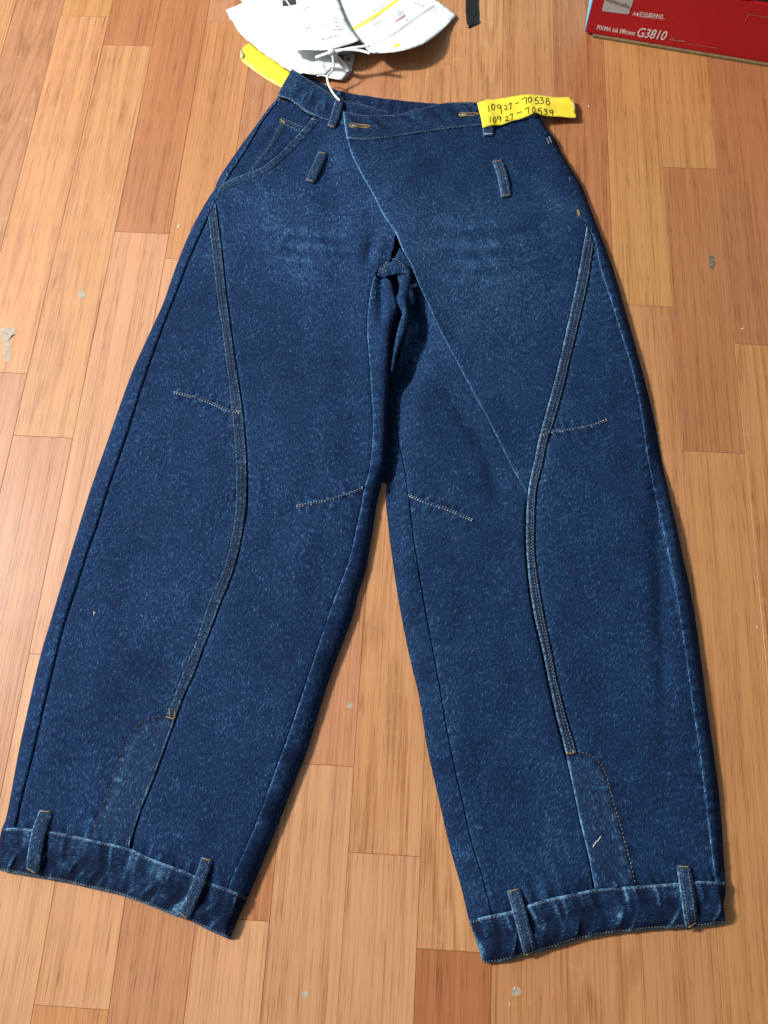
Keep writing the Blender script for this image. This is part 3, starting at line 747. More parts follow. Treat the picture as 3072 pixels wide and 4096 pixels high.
panel('inner_panel', inner_r, M_denim_r, jeans, off=-0.0002, dips=[(SLIT_LINE, -0.0150, 0.022)], rims=[(np.vstack([ri2, rin]), 0.0038, 0.0042)], floor_rim=True, worn=[(cut(rins, (1607, 1813), (1966, 3661)), 0.20, 0.0014)],
      dark=[(P([(1640,2400),(1720,2800),(1800,3200),(1900,3600)]), 0.14, 0.008, 0.05)], puck=[(rins, 0.0005, 0.010, 0.016, 121, 0.09, 0.2)])
for nm, arc_px, slit_px, sd in (('l', L_ARC, L_SLIT, 201), ('r', R_ARC, R_SLIT, 211)):
    av, sv = P(arc_px), P(slit_px)
    vp = ring_of(av, (P([(515,3390)], sm=0) if nm == 'l' else P([(2380,3554)], sm=0)), sv[::-1])
    of = 0.0015 if nm == 'l' else 0.0012
    panel('vent_facing', vp, M_vent if nm == 'r' else M_vent, jeans, off=of, step=0.0036, roll=(0.0006, 0.0022), thick=0.001, worn=[(sv, 0.42, 0.0013), (offs_line(av, 0.006, nm), 0.12, 0.004)],
          dark=[(av, 0.30, 0.0030, 0.022), (av[:12], 0.25, 0.006, 0.05)], puck=[(av, 0.0008, 0.010, 0.012, sd, 0.12, 0.0), hem_puck(lhemt if nm == 'l' else rhemt, sd + 1)], wear0=-0.05)
# the puckered crotch: two standing folds round a dark hollow, and the gusset
fold = P([(1590,1098),(1622,1090),(1641,1092),(1640,1130),(1628,1200),(1632,1247),(1622,1307),(1602,1360),(1590,1400),(1572,1475),(1565,1472),(1574,1400),(1590,1310),(1609,1250),(1596,1215),(1586,1186),(1594,1160),(1598,1130)], dz=0.004)
panel('crotch_fold', fold, M_denim_r, jeans, off=0.0052, step=0.003, roll=(0.0042, 0.0035), worn=[(P([(1641,1092),(1628,1200),(1632,1247),(1621,1307),(1591,1388)], dz=0.004), 0.10, 0.002)], thick=0.006, wear0=0.02)
gus = P([(1500,1092),(1510,1064),(1532,1044),(1562,1024),(1600,1036),(1632,1062),(1644,1090),(1612,1088),(1574,1090),(1540,1104)], dz=0.001)
panel('gusset', gus, M_denim, jeans, off=-0.0004, step=0.003, roll=(0.0020, 0.0022), wear0=-0.01, thick=0.004,
      worn=[(P([(1512,1066),(1535,1046),(1562,1030)]), 0.12, 0.004), (P([(1520,1084),(1545,1062),(1565,1052)]), 0.10, 0.003)],
      dips=[(P([(1563,1030),(1561,1062),(1566,1092)]), -0.0026, 0.0016)], puck=[(P([(1515,1075),(1560,1045),(1620,1075)]), 0.0005, 0.009, 0.006, 131, 0.10, 0.0)])

# ---- waistbands
bw = ring_of(P(BACKTOP, dz=0.0), P([(2129,384),(2160,462),(2060,470),(1900,470),(1700,490),(1500,500),(1380,470),(1300,420),(1220,350)], sm=0))
bwt = P(BACKTOP)
panel('back_waistband', bw, M_band, jeans, off=-0.0085, step=0.0036, roll=(0.0006, 0.0015), worn=[(bwt, 0.22, 0.0022)], floor_rim=True, wear0=-0.02,
      puck=[(P([(1257,322),(1463,388),(1728,415),(1963,415)]), 0.0008, 0.016, 0.012, 141, 0.16, 0.0)])
wb = ring_of(P(WB_TOP, dz=0.002), P([(1556,505)], sm=0), P(rev(WB_BOT)), PS([(1112,380),(1128,348),(1152,303)], 0))
wbt = P(WB_TOP, dz=0.002)
panel('waistband', wb, M_band, jeans, off=0.0026, step=0.0022, roll=(0.0014, 0.0016), worn=[(wbt, 0.24, 0.0014), (wbb, 0.26, 0.0014)], rims=[(PS([(1112,380),(1152,303),(1166,274)], 0), 0.004, 0.005)],
      puck=[(P([(1150,340),(1230,395),(1310,440),(1450,470)]), 0.0010, 0.014, 0.026, 151, 0.14, 0.6)], thick=0.003)
fwt = P(FW_TOP, dz=0.004)
fw = ring_of(fwt, P([(2160,462)], dz=0.003, sm=0), P(rev(FW_BOT), dz=0.003)[1:], P([(1378,500)], dz=0.003, sm=0))
fwe = P([(1370,443),(1378,500),(1387,554)], dz=0.003)
panel('waistband', fw, M_band, jeans, off=0.0048, step=0.0022, roll=(0.0015, 0.0016), worn=[(fwt, 0.26, 0.0014), (fwe, 0.46, 0.0018), (P(FW_BOT, dz=0.003), 0.30, 0.0014)],
      puck=[(P([(1390,505),(1530,505),(1700,472),(1900,455)]), 0.0011, 0.014, 0.028, 161, 0.14, 0.7)], thick=0.003)
# ---- the broad bands at the hems
for top, bot, a, b, sd, lbl in ((L_HEMT, L_HEMB, PS([(991,3589),(955,3664),(918,3757)], 0), PS([(-18,3480),(-8,3400),(5,3312)], 0), 171, None),
                                (R_HEMT, R_HEMB, PS([(2906,3529),(2904,3590),(2893,3622),(2902,3660),(2902,3691)], 0), PS([(1930,3846),(1905,3765),(1877,3682)], 0), 181, None)):
    tw, bwl = P(top, dz=0.001), PS(bot)
    poly = ring_of(tw, a[1:], bwl[::-1][1:], b[1:])
    midl = 0.5 * (resample(tw, 0.01)[:40] if len(resample(tw, 0.01)) < 40 else resample(tw, 0.01)).mean(0) if False else None
    tr, br = resample(tw, 0.004), resample(bwl, 0.004)
    k = np.linspace(0, 1, 40)
    g = lambda L: np.stack([np.interp(k, np.linspace(0, 1, len(L)), L[:, i]) for i in (0, 1)], 1)
    ml, m2, m1 = 0.5 * g(tr) + 0.5 * g(br), 0.8 * g(tr) + 0.2 * g(br), 0.25 * g(tr) + 0.75 * g(br)
    def cuff_extra(V, z, w, bl=bwl):
        d, _, _ = near(V, bl)
        e = 0.0078 * (1 - np.exp(-np.maximum(0, 0.030 - d) / 0.03))
        return z, w
    panel('cuff', poly, M_band, jeans, off=0.0020, step=0.0019, roll=(0.0012, 0.0016), floor_rim=True,
          worn=[(tw, 0.40, 0.0016), (bwl, 0.42, 0.0022)], rims=[(bwl, 0.0030, 0.004), (a, 0.0035, 0.005), (b, 0.003, 0.004)],
          dips=[(ml + np.array([0, 0.002]), -0.0014, 0.004)], dark=[(ml, 0.14, 0.007, 0.08)],
          puck=[(m2, 0.0007, 0.013, 0.024, sd, 0.25, 0.15), (m1, 0.0008, 0.014, 0.030, sd + 1, 0.25, -0.55), (ml, 0.0006, 0.012, 0.030, sd + 2, 0.07, 0.5)], wear0=-0.01)

# ---- sewn-on pieces: ribbons, darts, stitches, bartacks
def frame_along(c):
    t = np.gradient(c, axis=0); t /= np.maximum(np.linalg.norm(t, axis=1), 1e-9)[:, None]
    up = np.array([0, 0, 1.0])
    s = np.cross(t, up); s /= np.maximum(np.linalg.norm(s, axis=1), 1e-9)[:, None]
    n = np.cross(s, t)
    return t, s, n
def ribbon(name, c, width, thick, m, parent, nx=7, crown=0.0004, worn=0.3, wear0=0.0, taper=None):
    """a flat strip of cloth with rounded edges along a 3-D centre line"""
    c = np.asarray(c, float)
    t, s, n = frame_along(c)
    V, Wr = [], []
    us = np.linspace(-1, 1, nx)
    for i in range(len(c)):
        wd = width / 2 * (taper[i] if taper is not None else 1)
        for u in us:
            V.append(c[i] + s[i] * u * wd + n[i] * (crown * (1 - u * u) - 0.5 * thick * abs(u) ** 6)); Wr.append(wear0 + worn * abs(u) ** 8)
    F = []
    for i in range(len(c) - 1):
        for j in range(nx - 1):
            a = i * nx + j
            F.append((a, a + nx, a + nx + 1, a + 1))
    V = np.array(V)
    fl = np.array([f for f in F])
    a, b, cc = V[fl[0][0]], V[fl[0][1]], V[fl[0][2]]
    if np.cross(b - a, cc - a)[2] < 0: F = [tuple(reversed(f)) for f in F]
    VV, FF = shell(V, F, thick=thick)
    o = link(name, VV, FF, m, parent)
    setattr_wear(o, np.concatenate([Wr, Wr]))
    return o, V, F
def dashes(c, length, gap, wd, h, jit=0.12):
    """stitches: short bars along a 3-D line -> verts, faces"""
    c = np.asarray(c, float)
    seg = np.linalg.norm(np.diff(c, axis=0), axis=1); L = np.concatenate([[0], np.cumsum(seg)])
    V, F = [], []
    p = 0.0
    while p + length < L[-1]:
        e = [np.array([np.interp(q, L, c[:, k]) for k in range(3)]) for q in (p, p + length)]
        t = e[1] - e[0]; nn = np.linalg.norm(t)
        if nn > 1e-6:
            t /= nn; s = np.cross(t, [0, 0, 1.0]); s /= max(np.linalg.norm(s), 1e-9)
            up = np.array([0, 0, 1.0]); k = len(V)
            ww = wd * random.uniform(0.85, 1.15); hh = h * random.uniform(0.8, 1.2)
            m_ = 0.5 * (e[0] + e[1])
            j = s * random.uniform(-jit, jit) * wd
            V += [e[0] + j - up * 0.0004, e[1] + j - up * 0.0004, m_ + j + s * ww / 2, m_ + j - s * ww / 2, m_ + j + up * hh,
                  e[0] + j + t * length * .2 + up * hh * .8, e[1] + j - t * length * .2 + up * hh * .8]
            F += [(k, k + 2, k + 5), (k, k + 5, k + 3), (k + 1, k + 6, k + 2), (k + 1, k + 3, k + 6), (k + 5, k + 2, k + 4), (k + 4, k + 2, k + 6), (k + 5, k + 4, k + 3), (k + 4, k + 6, k + 3)]
        p += length + gap * random.uniform(0.85, 1.15)
    return V, F
def stitches(runs, m, parent=None, length=0.0024, gap=0.0013, wd=0.0009, h=0.0006, name='stitching'):
    V, F = [], []
    for c in runs:
        if len(c) < 2: continue
        v, f = dashes(c, length, gap, wd, h)
        k = len(V); V += v; F += [tuple(i + k for i in q) for q in f]
    if not V: return
    o = link(name, V, F, m, parent or jeans, shade=False)
    o['kind'] = 'stuff'
    return o
def shift(pts, dx, dy=0): return [(x + dx, y + dy) for x, y in pts]
R = lambda pts, d=0, lift=0.0001: casts(offs(pts, d) if d else pts, lift, step=4, sm=0 if d else 4)

# strip rows (two close rows near the raised edge, one near the other side)
stitches([R(L_STR, 9), R(L_STR, 22)], M_tan, length=0.0022, gap=0.0016, wd=0.0008)
stitches([R(L_STL, -5)], M_grey, length=0.0023, gap=0.0012)
stitches([R(R_STL, -8), R(R_STL, -22)], M_tan, length=0.0022, gap=0.0016, wd=0.0008)
stitches([R(R_STR, 4)], M_grey, length=0.0023, gap=0.0012)
stitches([R(L_ARC[:5])], M_gold, length=0.0028, gap=0.0009)
stitches([R(L_ARC[4:]), R(R_ARC[4:])], M_tan, length=0.0026, gap=0.0014)
stitches([R(R_ARC[:5])], M_gold, length=0.0026, gap=0.0010)
stitches([R(L_HEMT, 9), R(R_HEMT, 9)], M_tan)
stitches([R(L_HEMB, -8), R(R_HEMB, -8)], M_tan, length=0.0020, gap=0.0009, wd=0.0011)
stitches([R(POCKET, -5), R(POCKET, -26)], M_tan)
stitches([R(WB_TOP, 5), R(WB_BOT, -4), R(FW_TOP, 6), R(FW_BOT, -5)], M_grey)
stitches([R(BACKTOP[1:], 3), R(BACKTOP[1:], 8)], M_tan, length=0.0016, gap=0.0008, wd=0.0016)
stitches([R([(1124,470),(1214,510)]), R([(1121,490),(1200,525)]), R([(1122,476),(1112,507),(1080,572),(1040,622),(998,686)]), R([(1140,492),(1105,560),(1065,615),(1020,678)])], M_tan)
stitches([R([(1512,1085),(1530,1062),(1560,1045)]), R([(1520,1090),(1540,1070),(1562,1058)]), R([(1568,1030),(1600,1048),(1625,1075)]), R([(1530,1092),(1556,1075)])], M_tan, wd=0.0014)
# raised knee darts with their rows of pale stitches
for d in (LDART, LDART2, RDART, RDART2):
    c = casts(d, 0.0004, step=5)
    n = len(c); tp = np.clip(np.minimum(np.arange(n), n - 1 - np.arange(n)) / (0.12 * n), 0.35, 1)
    ribbon('dart', c, 0.0042, 0.0014, M_strip, jeans, nx=5, crown=0.0011, worn=0.20, taper=tp)
    up = -5
    stitches([casts(offs(d, -3), 0.0006, step=4, sm=0), casts(offs(d, 3), 0.0006, step=4, sm=0)], M_pale, length=0.0026, gap=0.0007, wd=0.0016, h=0.0009)
def bartack(a, b, m=M_gold, wd=0.0013, lift=0.0003, parent=None):
    c = casts([a, b], lift, step=2, sm=0)
    if len(c) < 2: return
    o, V, F = ribbon('bar_tack', c, wd, 0.0008, m, parent or jeans, nx=5, crown=0.0006, worn=0)
for a, b in (((663,2868),(700,2876)), ((677,2832),(680,2866)), ((700,2842),(700,2870)), ((2264,3012),(2294,3016)), ((2292,3000),(2294,3015)),
             ((1121,478),(1141,488)), ((1124,485),(1140,494)), ((877,758),(897,736)), ((2308,840),(2316,866)), ((2314,838),(2320,862)), ((1578,940),(1584,948))):
    bartack(a, b)
for a, b in (((1242,474),(1262,480)), ((2186,552),(2196,576)), ((2196,548),(2206,572)), ((2170,1722),(2188,1716)), ((945,1640),(967,1650))):
    bartack(a, b, M_grey, 0.0011)
# buttonholes: keyhole edges worked in gold thread round a slot
def buttonhole(cx, cy, w, hgt, ang):
    ca, sa = math.cos(ang), math.sin(ang)
    pts = []
    for k in range(25):
        t = k / 24 * 2 * math.pi
        x = math.copysign(abs(math.cos(t)) ** 0.6, math.cos(t)) * w / 2; y = math.copysign(abs(math.sin(t)) ** 0.8, math.sin(t)) * hgt / 2 * (1.35 if x < -0.25 * w else 0.8)
        pts.append((cx + x * ca - y * sa, cy + x * sa + y * ca))
    c = casts(pts, 0.0004, sm=0)
    o, V, F = ribbon('buttonhole', c, 0.0016, 0.001, M_gold, jeans, nx=5, crown=0.0009, worn=0)
    s = casts([(cx - w * 0.36 * ca, cy - w * 0.36 * sa), (cx + w * 0.36 * ca, cy + w * 0.36 * sa)], 0.0002, sm=0, step=6)
    ribbon('slot', s, 0.0017, 0.0004, M_ink, o, nx=3, crown=0.0, worn=0)
    k = casts([(cx - w * 0.40 * ca, cy - w * 0.40 * sa), (cx - w * 0.15 * ca, cy - w * 0.15 * sa)], 0.0006, sm=0, step=4)
    ribbon('thread_end', k, 0.0012, 0.0006, M_pale, o, nx=3, crown=0.0004, worn=0)
buttonhole(1440, 504, 80, 13, 0.07)
buttonhole(1876, 458, 78, 12, -0.02)

for pts in (L_HEMB, R_HEMB):
    c = casts(offs(pts[1:], -4), -0.0002, step=6, sm=0)
    ribbon('hem_edge', c, 0.0030, 0.0012, M_band, jeans, nx=5, crown=0.0009, worn=0.0, wear0=0.30)
def belt_loop(pts, wpx, arch=0.0026, lbl=None, gold=True, base=0.0016, m=M_strip):
    q = resample(smooth(pts, 5), 7)
    z = []
    c = []
    for x, y in q:
        # the loop bridges what lies below it: take the highest cloth across its width
        best = cast(x, y)
        if best is None: c.append(np.append(U(x, y, 0.004), 0.004)); continue
        c.append(np.array(best[0]))
    c = np.array(c)
    # smooth the heights so that the strip does not follow every pucker
    zz = c[:, 2].copy()
    for _ in range(14): zz[1:-1] = np.maximum(zz[1:-1], 0.5 * (zz[:-2] + zz[2:]))
    u = np.linspace(0, 1, len(c))
    hz = zz + base + arch * np.sin(math.pi * np.clip(u, 0, 1)) ** 0.8
    rr = np.array([ray(x, y) for x, y in q])
    c = np.column_stack([rr[:, :2] * ((CAM_H - hz) / -rr[:, 2])[:, None], hz])
    a, b = q[len(q) // 2], q[len(q) // 2] + np.array([wpx, 0])
    wd = wpx * np.linalg.norm(U(*b, 0.01) - U(*a, 0.01)) / wpx
    o, V, F = ribbon('belt_loop', c, wd, 0.0017, m, jeans, nx=9, crown=0.0003, worn=0.36, wear0=0.05)
    if lbl: o['label'] = lbl
    t, s, n = frame_along(c)
    stitches([c + s * wd * 0.27 + n * 0.0002, c - s * wd * 0.27 + n * 0.0002], M_tan, parent=o, length=0.0021, gap=0.0011, wd=0.0008)
    for i in (1, len(c) - 2):
        e = np.array([c[i] + s[i] * wd * 0.38 * k + n[i] * 0.0006 for k in np.linspace(-1, 1, 5)])
        ribbon('bar_tack', e, 0.0012, 0.0009, M_gold if gold else M_pale, o, nx=5, crown=0.0005, worn=0)
    add_bvh(V, F)
    return o
belt_loop([(1360,388),(1347,440),(1323,510)], 34, 0.0035)
belt_loop([(1293,606),(1268,660),(1238,728)], 38, 0.0022)
belt_loop([(1944,400),(1950,460),(1954,543)], 42, 0.0028, gold=False)
belt_loop([(1990,638),(2010,700),(2027,788)], 41, 0.0030)
belt_loop([(184,3240),(150,3340),(125,3488)], 54, 0.0034)
belt_loop([(829,3432),(790,3540),(734,3668)], 46, 0.0034)
belt_loop([(2053,3556),(2085,3670),(2122,3816)], 52, 0.0032)
belt_loop([(2735,3461),(2752,3580),(2770,3704)], 54, 0.0032)
# loose thread and fluff on the cloth
def wire(name, c, r, m, parent=None, sides=6, flat=1.0):
    c = np.asarray(c, float); t, s, n = frame_along(c)
    V, F = [], []
    for i in range(len(c)):
        for k in range(sides):
            a = 2 * math.pi * k / sides
            V.append(c[i] + s[i] * math.cos(a) * r + n[i] * math.sin(a) * r * flat)
    for i in range(len(c) - 1):
        for k in range(sides):
            a, b = i * sides + k, i * sides + (k + 1) % sides
            F.append((a, b, b + sides, a + sides))
    F += [tuple(reversed(range(sides))), tuple(range((len(c) - 1) * sides, len(c) * sides))]
    return link(name, V, F, m, parent)
tag(wire('loose_thread', casts([(2371,3388),(2384,3368),(2392,3362),(2403,3345)], 0.0007, step=3), 0.0005, M_pale), 'short pale thread lying on the lower right leg panel', 'thread')
h = casts([(374,2444),(376,2462),(384,2452)], 0.0004, sm=0)
hv = [tuple(p) for p in h] + [tuple(h.mean(0) + np.array([0, 0, 0.0012]))]
tag(link('lint', hv, [(0, 1, 3), (1, 2, 3), (2, 0, 3), (2, 1, 0)], M_crumb, shade=False), 'speck of white lint on the left trouser leg', 'lint')
h = casts([(1380,518),(1384,532),(1376,530)], 0.001, sm=0)

# ================================================================== things lying round the jeans
def sheet(name, outline, m, parent=None, step=0.006, thick=0.00025, bump=None, edge=0.004, extra_pts=(), back=None, drape=0.0):
    """a thin sheet through outline points (picture x, y, height); heights are blended over the inside"""
    o3 = np.array(outline, float)
    w = np.array([np.append(U(x, y, z), z) for x, y, z in o3])
    ext = np.array([np.append(U(x, y, z), z) for x, y, z in extra_pts]) if len(extra_pts) else np.zeros((0, 3))
    dense = resample(w, edge, True)
    V, F, out = cdt_fill(dense[:, :2], step, rings=(), edge=edge)
    K = np.vstack([resample(w, 0.006, True), np.repeat(ext, 8, axis=0)])
    d2 = ((V[:, None, :] - K[None, :, :2]) ** 2).sum(2) + 1e-8
    ww = d2 ** -1.4
    z = (ww * K[None, :, 2]).sum(1) / ww.sum(1)
    if bump is not None: z = z + bump(V)
    if drape:
        for i, (x, y) in enumerate(V):
            for b in BVH:
                h = b.ray_cast(Vector((x, y, 0.3)), Vector((0, 0, -1)))
                if h[0] is not None: z[i] = max(z[i], h[0].z + drape)
        for _ in range(3):
            near_ = ((V[:, None, :] - V[None]) ** 2).sum(2) < (1.6 * step) ** 2
            z = np.maximum(z, (near_ * z[None]).sum(1) / near_.sum(1))
    z = np.maximum(z, 0.0006 + thick)
    V3 = np.column_stack([V, z])
    VV, FF = shell(V3, F, thick=thick)
    o = link(name, VV, FF, m, parent)
    if back is not None:
        o.data.materials.append(back)
        n = len(F)
        idx = np.zeros(len(FF), np.int32); idx[n:2 * n] = 1
        o.data.polygons.foreach_set('material_index', idx)
    tree = BVHTree.FromPolygons([tuple(v) for v in V3], [tuple(f) for f in F])
    return o, tree
def mark(name, tree, pts, wpx, m, parent, lift=0.00025, taper=False, stuff=False):
    """flat print: a ribbon of ink lying on a sheet"""
    c = casts(pts, lift, trees=[tree], sm=0, step=3)
    return mark3(c, wpx)
def ink(name, tree, strokes, wpx, m, parent, lift=0.0003, step=3.0):
    """ink strokes laid on a sheet; each stroke a list of picture points"""
    V, F = [], []
    for pts in strokes:
        w0 = wpx
        if isinstance(pts, tuple): pts, w0 = pts
        q = resample(np.asarray(pts, float), step)
        if len(q) < 2: continue
        t = np.gradient(q, axis=0); t /= np.maximum(np.linalg.norm(t, axis=1), 1e-9)[:, None]
        nn = np.stack([-t[:, 1], t[:, 0]], 1)
        row = []
        for p, n in zip(q, nn):
            a = cast(*(p + n * w0 / 2), [tree]); b = cast(*(p - n * w0 / 2), [tree])
            if a is None or b is None: row.append(None); continue
            e = [np.array(h[0]) + np.array(h[1]) * (lift if h[1].z > 0 else -lift) for h in (a, b)]
            row.append((len(V), len(V) + 1)); V += e
        for r0, r1 in zip(row, row[1:]):
            if r0 and r1:
                f = (r0[0], r0[1], r1[1], r1[0])
                a, b, c = V[f[0]], V[f[1]], V[f[2]]
                F.append(f if np.cross(b - a, c - a)[2] > 0 else tuple(reversed(f)))
    if not F: return None
    o = link(name, V, F, m, parent, shade=False)
    if len(strokes) > 1: o['kind'] = 'stuff'
    return o

# ---- the heap of paper and plastic behind the waist
crum = lump(21, 0.05); crum2 = lump(22, 0.022)
bag = thing('plastic_bag', 'white plastic bag under the printed papers, its corner pointing left above the waistband', 'bag', U(1100, 120))
bo = [(904,45,.004),(925,85,.003),(947,120,.003),(977,153,.0035),(1003,174,.004),(1035,200,.005),(1067,224,.005),(1110,254,.005),(1157,287,.006),(1200,298,.012),(1240,303,.014),
      (1300,300,.010),(1345,262,.010),(1352,215,.012),(1400,120,.010),(1360,20,.010),(1300,-120,.008),(1160,-190,.006),(1040,-150,.006),(985,-60,.006),(958,-8,.010),(965,8,.012),(981,18,.010),(950,24,.008),(925,36,.005)]
o, bag_t = sheet('film', bo, M_film, bag, step=0.005, bump=lambda V: 0.0030 * np.abs(crum(V)) + 0.0012 * np.abs(crum2(V)), extra_pts=[(1100,120,.016),(1050,120,.014),(1200,200,.016),(1150,40,.015),(990,95,.008),(1250,260,.012)])
# large form on the right, its near edge standing off the floor
form = thing('delivery_form', 'large white printed form with a yellow highlighter line, curling up off the floor', 'paper', U(1600, 100))
fo = [(1330,-150,.016),(1343,-40,.017),(1354,0,.018),(1369,50,.018),(1399,108,.019),(1440,161,.022),(1466,196,.025),(1491,214,.027),(1535,212,.029),(1578,207,.030),(1615,200,.030),
      (1646,191,.029),(1690,176,.026),(1718,161,.022),(1748,140,.016),(1769,119,.011),(1790,98,.008),(1808,78,.006),(1826,60,.005),(1785,30,.004),(1745,0,.004),(1640,-80,.004),(1480,-170,.010)]
o, form_t = sheet('sheet', fo, M_paper, form, step=0.005, bump=lambda V: 0.0008 * crum(V), extra_pts=[(1560,60,.012),(1650,60,.008),(1500,150,.022)])
ink('highlighter_mark', form_t, [[(1407,119),(1425,110),(1447,99),(1480,77),(1523,48),(1560,22),(1600,-8)]], 13, M_marker, form)
ink('highlighter_mark', form_t, [[(1578,188),(1590,181),(1600,175)]], 13, M_marker, form, step=2)
ink('grey_band', form_t, [[(1600,118),(1640,89),(1680,60),(1737,23)]], 10, M_greyband, form)
ink('grey_band', form_t, [[(1490,178),(1530,160),(1570,140),(1600,118)]], 6, M_faint, form)
ink('red_stamp', form_t, [[(1579,88),(1600,75),(1621,61)]], 6, M_redprint, form, step=2)
def textline(a, b, n, amp=1.0, w=5, seed=0):
    r = random.Random(seed); out = []
    for i in range(n):
        t = (i + r.uniform(-.1, .1)) / n; t2 = t + r.uniform(0.3, 0.7) / n
        out.append([(a[0] + (b[0] - a[0]) * t, a[1] + (b[1] - a[1]) * t), (a[0] + (b[0] - a[0]) * t2, a[1] + (b[1] - a[1]) * t2)])
    return out
ink('printed_text', form_t, textline((1440,88),(1448,80),2) + textline((1512,52),(1518,46),1) + textline((1545,152),(1580,130),5, seed=2) + textline((1660,12),(1702,30),5, seed=3) + textline((1738,36),(1742,44),1) + textline((1452,172),(1462,180),2) + [[(1625,82),(1630,79)]], 4, M_text, form, step=2)
ink('printed_text', form_t, textline((1470,60),(1570,0),12, seed=4) + textline((1480,110),(1600,40),14, seed=5) + textline((1560,112),(1600,90),5, seed=6) + textline((1630,120),(1700,80),7, seed=7) + textline((1590,60),(1690,0),11, seed=8), 4, M_faint, form, step=2)
# delivery note on top of the bag
note = thing('printed_note', 'white printed note with faint table lines and a dark picture, on the plastic bag', 'paper', U(1260, 120))
no = [(1164,203,.030),(1210,201,.033),(1260,200,.034),(1321,198,.036),(1360,188,.036),(1400,175,.034),(1442,160,.030),(1420,136,.028),(1399,108,.026),(1382,78,.025),(1369,48,.024),(1354,0,.022),(1340,-60,.02),
      (1200,-110,.02),(1090,-90,.02),(1070,-20,.021),(1105,60,.022),(1140,140,.026)]
o, note_t = sheet('sheet', no, M_paper, note, step=0.006, bump=lambda V: 0.0006 * crum(V))
ink('printed_text', note_t, textline((1215,34),(1238,28),3, seed=11) + textline((1340,76),(1358,73),3, seed=12) + textline((1336,92),(1360,89),4, seed=13) + textline((1222,113),(1245,110),3, seed=14)
    + textline((1235,129),(1252,127),2, seed=15) + textline((1330,122),(1378,115),5, seed=16) + textline((1288,158),(1354,142),5, seed=17) + textline((1345,107),(1366,104),2, seed=18), 5, M_text, note, step=2)
ink('table_line', note_t, [[(1130,128),(1230,113)], [(1270,104),(1340,92)], [(1160,137),(1235,129)], [(1300,82),(1340,76)], [(1190,38),(1215,34)], [(1240,175),(1300,165)]], 2, M_faint, note, step=5)
ink('picture', note_t, [[(1130,14),(1150,12),(1184,6)]], 24, M_dusk, note, step=4, lift=0.0003)
ink('picture_stripe', note_t, [[(1144,2),(1160,24)]], 6, M_faint, note, step=4, lift=0.0006)
# grey printed card that shows between note and form
gc = thing('grey_card', 'small grey-green printed card peeking out below the note and form', 'card', U(1400, 195))
o, gc_t = sheet('card', [(1318,204,.012),(1380,192,.012),(1440,164,.012),(1468,186,.012),(1440,205,.012),(1390,214,.012),(1330,220,.012)], M_card, gc, step=0.006)
ink('printed_text', gc_t, textline((1400,185),(1432,172),4, seed=21) + textline((1404,193),(1428,184),3, seed=22), 4, M_ink, gc, step=2)
# the hang tag in its clear sleeve
tagc = thing('hang_tag', 'white swing tag tied beside the clear sleeve, behind the waistband', 'tag', U(1320, 270))
sheet('card', [(1302,228,.016),(1268,262,.012),(1238,293,.009),(1280,305,.0075),(1330,314,.007),(1364,320,.006),(1384,300,.007),(1398,277,.008),(1360,248,.013)], M_paper, tagc, step=0.005, thick=0.0005)
sl = thing('clear_sleeve', 'clear plastic sleeve with a punched hole, lying beside the swing tag', 'plastic sleeve', U(1395, 260))
def punched(name, outline, cx, cy, r, m, parent, z=0.003):
    out = smooth(np.array(outline + outline[:1], float), 4)[:-1]
    w = np.array([U(x, y, z) for x, y in out]); c = U(cx, cy, z)
    ang = np.arctan2(*(w - c).T[::-1]); rr = np.linalg.norm(U(cx + r, cy, z) - c)
    hole = np.stack([c[0] + rr * np.cos(ang), c[1] + rr * np.sin(ang)], 1)
    n = len(w); V = [(*p, z) for p in w] + [(*p, z + 0.0006) for p in hole]
    F = [(i, (i + 1) % n, n + (i + 1) % n, n + i) for i in range(n)]
    if sum((w[i][0] * w[(i + 1) % n][1] - w[(i + 1) % n][0] * w[i][1]) for i in range(n)) < 0: F = [tuple(reversed(f)) for f in F]
    V = np.array(V); VV, FF = shell(V, F, thick=0.0005)
    return link(name, VV, FF, m, parent, shade=False)
punched('sleeve', [(1372,219),(1395,217),(1420,215),(1412,255),(1402,292),(1384,312),(1362,322),(1372,290),(1378,250)], 1394, 240, 9, M_clear, sl)
# cord: knot, bows, and the tail that runs down to the belt loop
cord = thing('white_cord', 'white ribbon cord knotted on the papers and looped down to the belt loop', 'cord', U(1325, 250))
def cord3(pts): return np.array([np.append(U(x, y, z), z) for x, y, z in smooth(np.array(pts, float), 6)])
ribbon('tail', cord3([(1327,206,.040),(1332,232,.036),(1334,262,.030),(1326,284,.026),(1312,298,.024),(1309,314,.024),(1316,340,.025),(1328,364,.026),(1344,386,.025),(1360,402,.024)]), 0.0030, 0.0008, M_cloth, cord, nx=5, crown=0.0009, worn=0)
ribbon('bow', cord3([(1325,206,.040),(1355,202,.041),(1395,192,.041),(1440,186,.040),(1478,182,.039)]), 0.0045, 0.0006, M_cloth, cord, nx=5, crown=0.0006, worn=0)
ribbon('bow', cord3([(1325,206,.040),(1365,198,.041),(1410,197,.041),(1450,203,.040),(1482,212,.039)]), 0.0050, 0.0006, M_cloth, cord, nx=5, crown=0.0006, worn=0)
ribbon('bow', cord3([(1327,208,.040),(1352,226,.032),(1376,252,.022),(1397,280,.014),(1384,276,.012),(1360,250,.02),(1338,225,.03)]), 0.0042, 0.0006, M_cloth, cord, nx=5, crown=0.0006, worn=0)
ribbon('bow', cord3([(1322,206,.040),(1290,218,.034),(1262,228,.030)]), 0.0050, 0.0006, M_cloth, cord, nx=5, crown=0.0006, worn=0)
ribbon('knot', cord3([(1314,210,.040),(1324,202,.0425),(1336,206,.041)]), 0.0070, 0.002, M_cloth, cord, nx=5, crown=0.0015, worn=0)
